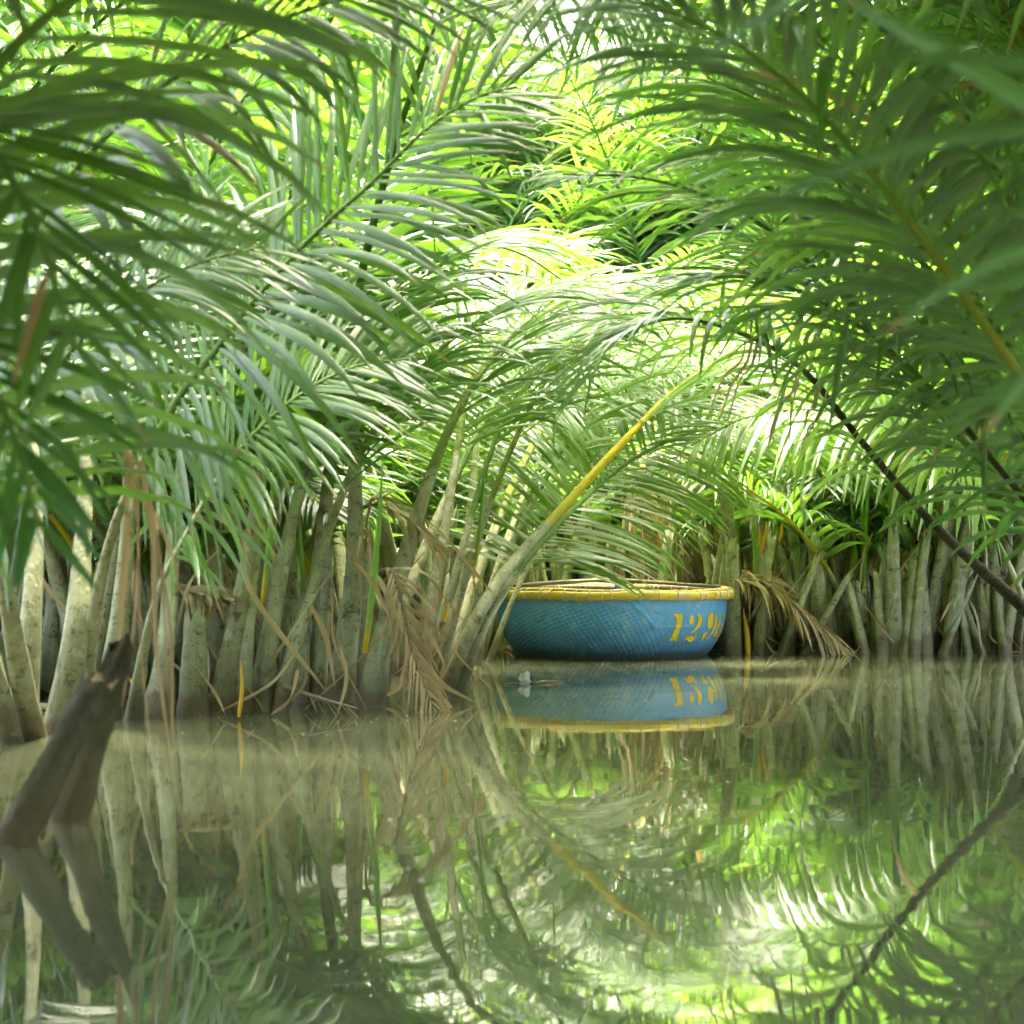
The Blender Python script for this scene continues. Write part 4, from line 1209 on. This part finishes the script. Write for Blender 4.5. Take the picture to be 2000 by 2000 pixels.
def build_dry():
    c = by_label("thick stalk leaning towards")
    dk = dict(dead=True, petiole=0.12, n_leaf=30, width=0.034, droop=2.6, twist=0.9, ang=(45, 25), jitter=1.5)
    hero(c, [P(735, 1120, 9.3), P(765, 1115, 9.2), P(785, 1180, 9.15), P(805, 1270, 9.1), P(845, 1380, 9.0)], 0.022, 0.012, length=0.36, seed=61, **{**dk, 'n_leaf': 24, 'width': 0.024})
    hero(c, [P(690, 1000, 9.7), P(735, 985, 9.7), P(790, 1010, 9.6), P(850, 1060, 9.6)], 0.022, 0.010, length=0.4, seed=62, **{**dk, 'n_leaf': 20, 'width': 0.024})
    b = by_label("hanging tan dead fronds straight")
    for k, x in enumerate((1225, 1290, 1360)):
        hero(b, [P(x - 30, 930, 15.6), P(x, 900 - 10 * k, 15.5), P(x + 22, 970, 15.4), P(x + 34, 1060, 15.35), P(x + 42, 1190, 15.3)], 0.03, 0.016, length=0.75, seed=63 + k, **dk)
    f = thing("withered_frond", "crumpled tan dead frond slumped into the water east of the boat", "dead frond", W(1560, 1274))
    hero(f, [P(1400, 1150, 14.2), P(1470, 1135, 14.1), P(1530, 1165, 14.0), P(1590, 1215, 13.95), P(1650, 1272, 13.9)], 0.028, 0.016, length=0.6, seed=67, **dk)
    g = thing("withered_frond", "dry brown frond lying across the stalks right beside the boat rim", "dead frond", W(1440, 1278))
    hero(g, [P(1380, 1105, 15.0), P(1440, 1120, 14.7), P(1500, 1150, 14.4), P(1540, 1190, 14.2)], 0.024, 0.014, length=0.5, seed=68, **dk)
    h = thing("withered_frond", "grey comb-like dead frond lodged among stalks near left end of the bank", "dead frond", W(400, 1390))
    hero(h, [P(300, 1120, 9.3), P(350, 1150, 9.2), P(400, 1165, 9.1), P(455, 1170, 9.0)], 0.02, 0.012, length=0.3, seed=69, **{**dk, 'n_leaf': 26})
    # long straw-coloured strips hanging in front of the west bank
    a = by_label("two thick dark cut stalks")
    strips = [((250, 880), (285, 1000), (330, 1200), (338, 1480), 5.6), ((262, 890), (300, 1010), (318, 1180), (332, 1430), 5.6), ((255, 890), (272, 1080), (258, 1250), (238, 1380), 5.7),
              ((270, 900), (268, 1100), (276, 1300), (300, 1500), 5.5), ((276, 900), (300, 1060), (305, 1260), (345, 1560), 5.5), ((240, 870), (262, 950), (310, 1020), (352, 1130), 5.8), ((250, 880), (246, 1060), (232, 1240), (225, 1330), 5.8)]
    for k, q in enumerate(strips):
        ribbon("dry_strip", [P(*p, q[4]) for p in q[:4]], 0.026, 'dead', a, seed=70 + k, base=a.location)
    # brown strips dangling from the dark frond of the east bank
    d = by_label("dark arching frond")
    for k, (x0, y0, x1, y1) in enumerate(((1470, 660, 1395, 860), (1480, 665, 1420, 830), (1560, 715, 1500, 870), (1566, 720, 1540, 880), (1600, 750, 1568, 860), (1615, 765, 1560, 900), (1460, 655, 1380, 820))):
        ribbon("dry_strip", [P(x0, y0, 9.25), P(x0 - 12, y0 + 50, 9.22), P((x0 + x1) / 2 - 6, (y0 + y1) / 2, 9.2), P(x1, y1, 9.2)], 0.034, 'dead', d, seed=90 + k, base=d.location)
    # a fallen stalk with bare ribs lying at the water's edge
    st = thing("fallen_stalk", "bare fallen brown leaf stalk lying at the water's edge under the stump", "fallen stalk", W(690, 1385))
    pts, s = resample([P(556, 1340, 8.95) - np.array(st.location), P(620, 1362, 8.85) - np.array(st.location), P(698, 1384, 8.7) - np.array(st.location)], 14)
    t, bb, n = frames(pts)
    body = link("stalk", tube_mesh("stalk", pts, np.linspace(0.020, 0.009, 14), t, bb, n, 'weathered_wood', wob=0.1, sides=7), st)
    for k in range(6):
        p = pts[4 + int(k * 1.5)]
        ribbon("rib", [p, p + (0.02, -0.02, -0.02), p + (0.05 + 0.01 * k, -0.03, -0.09)], 0.010, 'dead', body, seed=110 + k)
    # orange flower stalks low in the palms beyond the boat
    o = by_label("over the brown fallen frond")
    for k, (x, y) in enumerate(((1478, 1040), (1486, 1055), (1522, 1030), (1492, 1030))):
        shoot_px(o, (x, y + 28), (x + 4, y - 12), 14.3, 0.022, 'yellow_sheath', "flower_stalk")
    tw = by_label("twin pale stalks")
    shoot_px(tw, (1462, 1290), (1452, 1190), 14.05, 0.035, 'yellow_sheath', "yellow_sheath")
    shoot_px(tw, (1478, 1150), (1470, 990), 14.3, 0.03)
    for (bx, by, tx, ty, r0) in ((1432, 1276, 1430, 1060, 0.075), (1478, 1276, 1508, 1040, 0.07), (1525, 1276, 1600, 1080, 0.06), (1570, 1276, 1660, 1120, 0.055)):
        stub_px(tw if bx < 1500 else o, (bx, by), (tx, ty), r0, bx)
    ee = by_label("crossed leaning stalks")
    for (bx, by, tx, ty, r0) in ((1840, 1276, 1900, 1130, 0.06), (1920, 1276, 1875, 1150, 0.05), (1760, 1276, 1790, 1060, 0.08), (1810, 1276, 1800, 1090, 0.06), (1965, 1276, 1940, 1080, 0.085)):
        stub_px(ee, (bx, by), (tx, ty), r0, bx)
    gg = by_label("mossy stalks next to the dark gap")
    for (bx, by, tx, ty, r0) in ((1690, 1276, 1660, 1150, 0.075), (1725, 1276, 1715, 1110, 0.07), (1645, 1270, 1630, 1090, 0.06)):
        stub_px(gg, (bx, by), (tx, ty), r0, bx)

    # the close row of short pale stalks along the far bank
    r9 = np.random.default_rng(31)
    owners = [(1.62, "twin pale stalks"), (2.1, "over the brown fallen frond"), (2.6, "slanting pale stalk between"), (3.05, "mossy stalks next"), (3.55, "crossed leaning stalks"), (4.1, "green-stained stalks"), (1.1, "numbered side, among dry"), (0.45, "hanging tan dead fronds straight"), (-0.15, "shaded end")]
    for x in np.arange(-0.35, 4.3, 0.085):
        x = x + r9.normal(0, 0.03)
        own = by_label(min(owners, key=lambda q: abs(q[0] - x))[1])
        y = float(bank_line(np.array(x))) + r9.uniform(-0.08, 0.45)
        if x < 1.6:
            y = 15.25 + r9.uniform(0, 0.5)
        h, lean = r9.uniform(0.55, 1.15), r9.normal(0, 0.17)
        w0 = np.array((x, y, 0.0))
        w1 = w0 + np.array((math.sin(lean) * h, r9.normal(0, 0.08), math.cos(lean) * h))
        x0, y0, _ = proj(w0)
        x1, y1, _ = proj(w1)
        stub_px(own, (float(x0), float(y0)), (float(x1), float(y1)), r9.uniform(0.045, 0.085), int(r9.integers(1e6)))

    # drift on the water
    fl = thing("floating_flake", "pale torn flake standing in the water before the boat", "debris", W(1024, 1336))
    r = np.random.default_rng(4)
    ang = np.linspace(0, 2 * np.pi, 14, endpoint=False)
    rr = 0.040 * (1 + 0.25 * r.normal(0, 1, 14).clip(-1, 1))
    ring = np.stack([rr * np.cos(ang), 0.006 * np.sin(3 * ang), 0.032 + rr * np.sin(ang)], 1)
    v = np.vstack([ring + (0, -0.006, 0), ring + (0, 0.008, 0), [[0, -0.012, 0.03], [0, 0.012, 0.03]]])
    k = np.arange(14)
    f = np.concatenate([np.stack([k, (k + 1) % 14, 14 + (k + 1) % 14, 14 + k], 1), np.stack([np.full(14, 28), k, (k + 1) % 14, (k + 1) % 14], 1)[:, [0, 2, 1, 1]] * 0 + np.stack([np.full(14, 28), (k + 1) % 14, k, k], 1), np.stack([np.full(14, 29), 14 + k, 14 + (k + 1) % 14, 14 + (k + 1) % 14], 1)])
    me = bpy.data.meshes.new("flake")
    me.from_pydata(v.tolist(), [], [tuple(dict.fromkeys(int(q) for q in row)) for row in f])
    me.materials.append(M['pale_flake'])
    link("flake", me, fl)
    twg = thing("floating_twig", "thin dry twig floating beside the pale flake", "twig", W(1060, 1337))
    ribbon("stem", [W(985, 1337) + (0, 0, 0.006), W(1040, 1336) + (0, 0, 0.012), W(1105, 1335) + (0, 0, 0.006)], 0.014, 'dead', twg, seed=130, base=twg.location)
    ribbon("side_twig", [W(1040, 1336) + (0, 0, 0.012), W(1070, 1333) + (0, 0, 0.012), W(1104, 1333) + (0, 0, 0.006)], 0.010, 'dead', twg, seed=131, base=twg.location)
    vs, fs = [], []
    for q in range(170):
        zone = q % 3
        x, y = (r.uniform(200, 900), r.uniform(1392, 1440)) if zone == 0 else ((r.uniform(700, 1500), r.uniform(1500, 1800)) if zone == 1 else (r.uniform(950, 1980), r.uniform(1282, 1420)))
        c = W(x, y)
        n0 = len(vs)
        e = r.uniform(0.002, 0.0075)
        for a in range(6):
            vs.append((c[0] + e * math.cos(a * 1.047) * r.uniform(.7, 1.3), c[1] + 1.6 * e * math.sin(a * 1.047), 0.004))
        fs.append(list(range(n0, n0 + 6)))
    me = bpy.data.meshes.new("floating_specks")
    me.from_pydata(vs, [], fs)
    me.materials.append(M['pale_flake'])
    sp = link("floating_specks", me, kind="stuff")
    sp["label"] = "pale specks of drift scattered on the creek surface"
    sp["category"] = "debris"
build_dry()

def build_straw():
    """dry leaflets caught between the stalks"""
    r = np.random.default_rng(21)
    spots = [("broken brown stub", 380, 520, 8.9), ("wide broken grey stump", 540, 700, 8.9), ("thick stalk leaning towards", 690, 830, 9.2), ("two cut stalk ends", 800, 930, 10.2), ("behind hanging tan strips", 20, 360, 8.9),
             ("behind the boat's shaded end", 930, 1080, 15.1), ("numbered side, among dry", 1200, 1420, 15.1), ("twin pale stalks", 1420, 1520, 14.2), ("over the brown fallen frond", 1500, 1600, 14.1), ("slanting pale stalk between", 1600, 1720, 14.1),
             ("mossy stalks next", 1680, 1800, 14.1), ("crossed leaning stalks", 1780, 1900, 14.1), ("green-stained stalks", 1880, 2000, 14.1)]
    for key, x0, x1, d in spots:
        o = by_label(key)
        for k in range(11):
            x, dd = r.uniform(x0, x1), d + r.uniform(-0.15, 0.5)
            z = r.uniform(0.15, 1.15) * (1.0 if d < 12 else 0.9)
            p = P(x, 1072, dd)
            p[2] = z
            L = r.uniform(0.25, 0.7)
            a = r.uniform(-1, 1)
            q = p + np.array((math.sin(a) * L * 0.35, r.uniform(-.1, .1), -L * 0.35))
            e = q + np.array((math.sin(a + r.normal(0, .7)) * L * 0.5, r.uniform(-.1, .1), -L * 0.6))
            e[2] = max(e[2], 0.01)
            q[2] = max(q[2], 0.02)
            ribbon("dry_strip", [p, q, e], r.uniform(0.012, 0.03), 'dead', o, seed=int(r.integers(1e6)), base=o.location, twist=1.2)
build_straw()
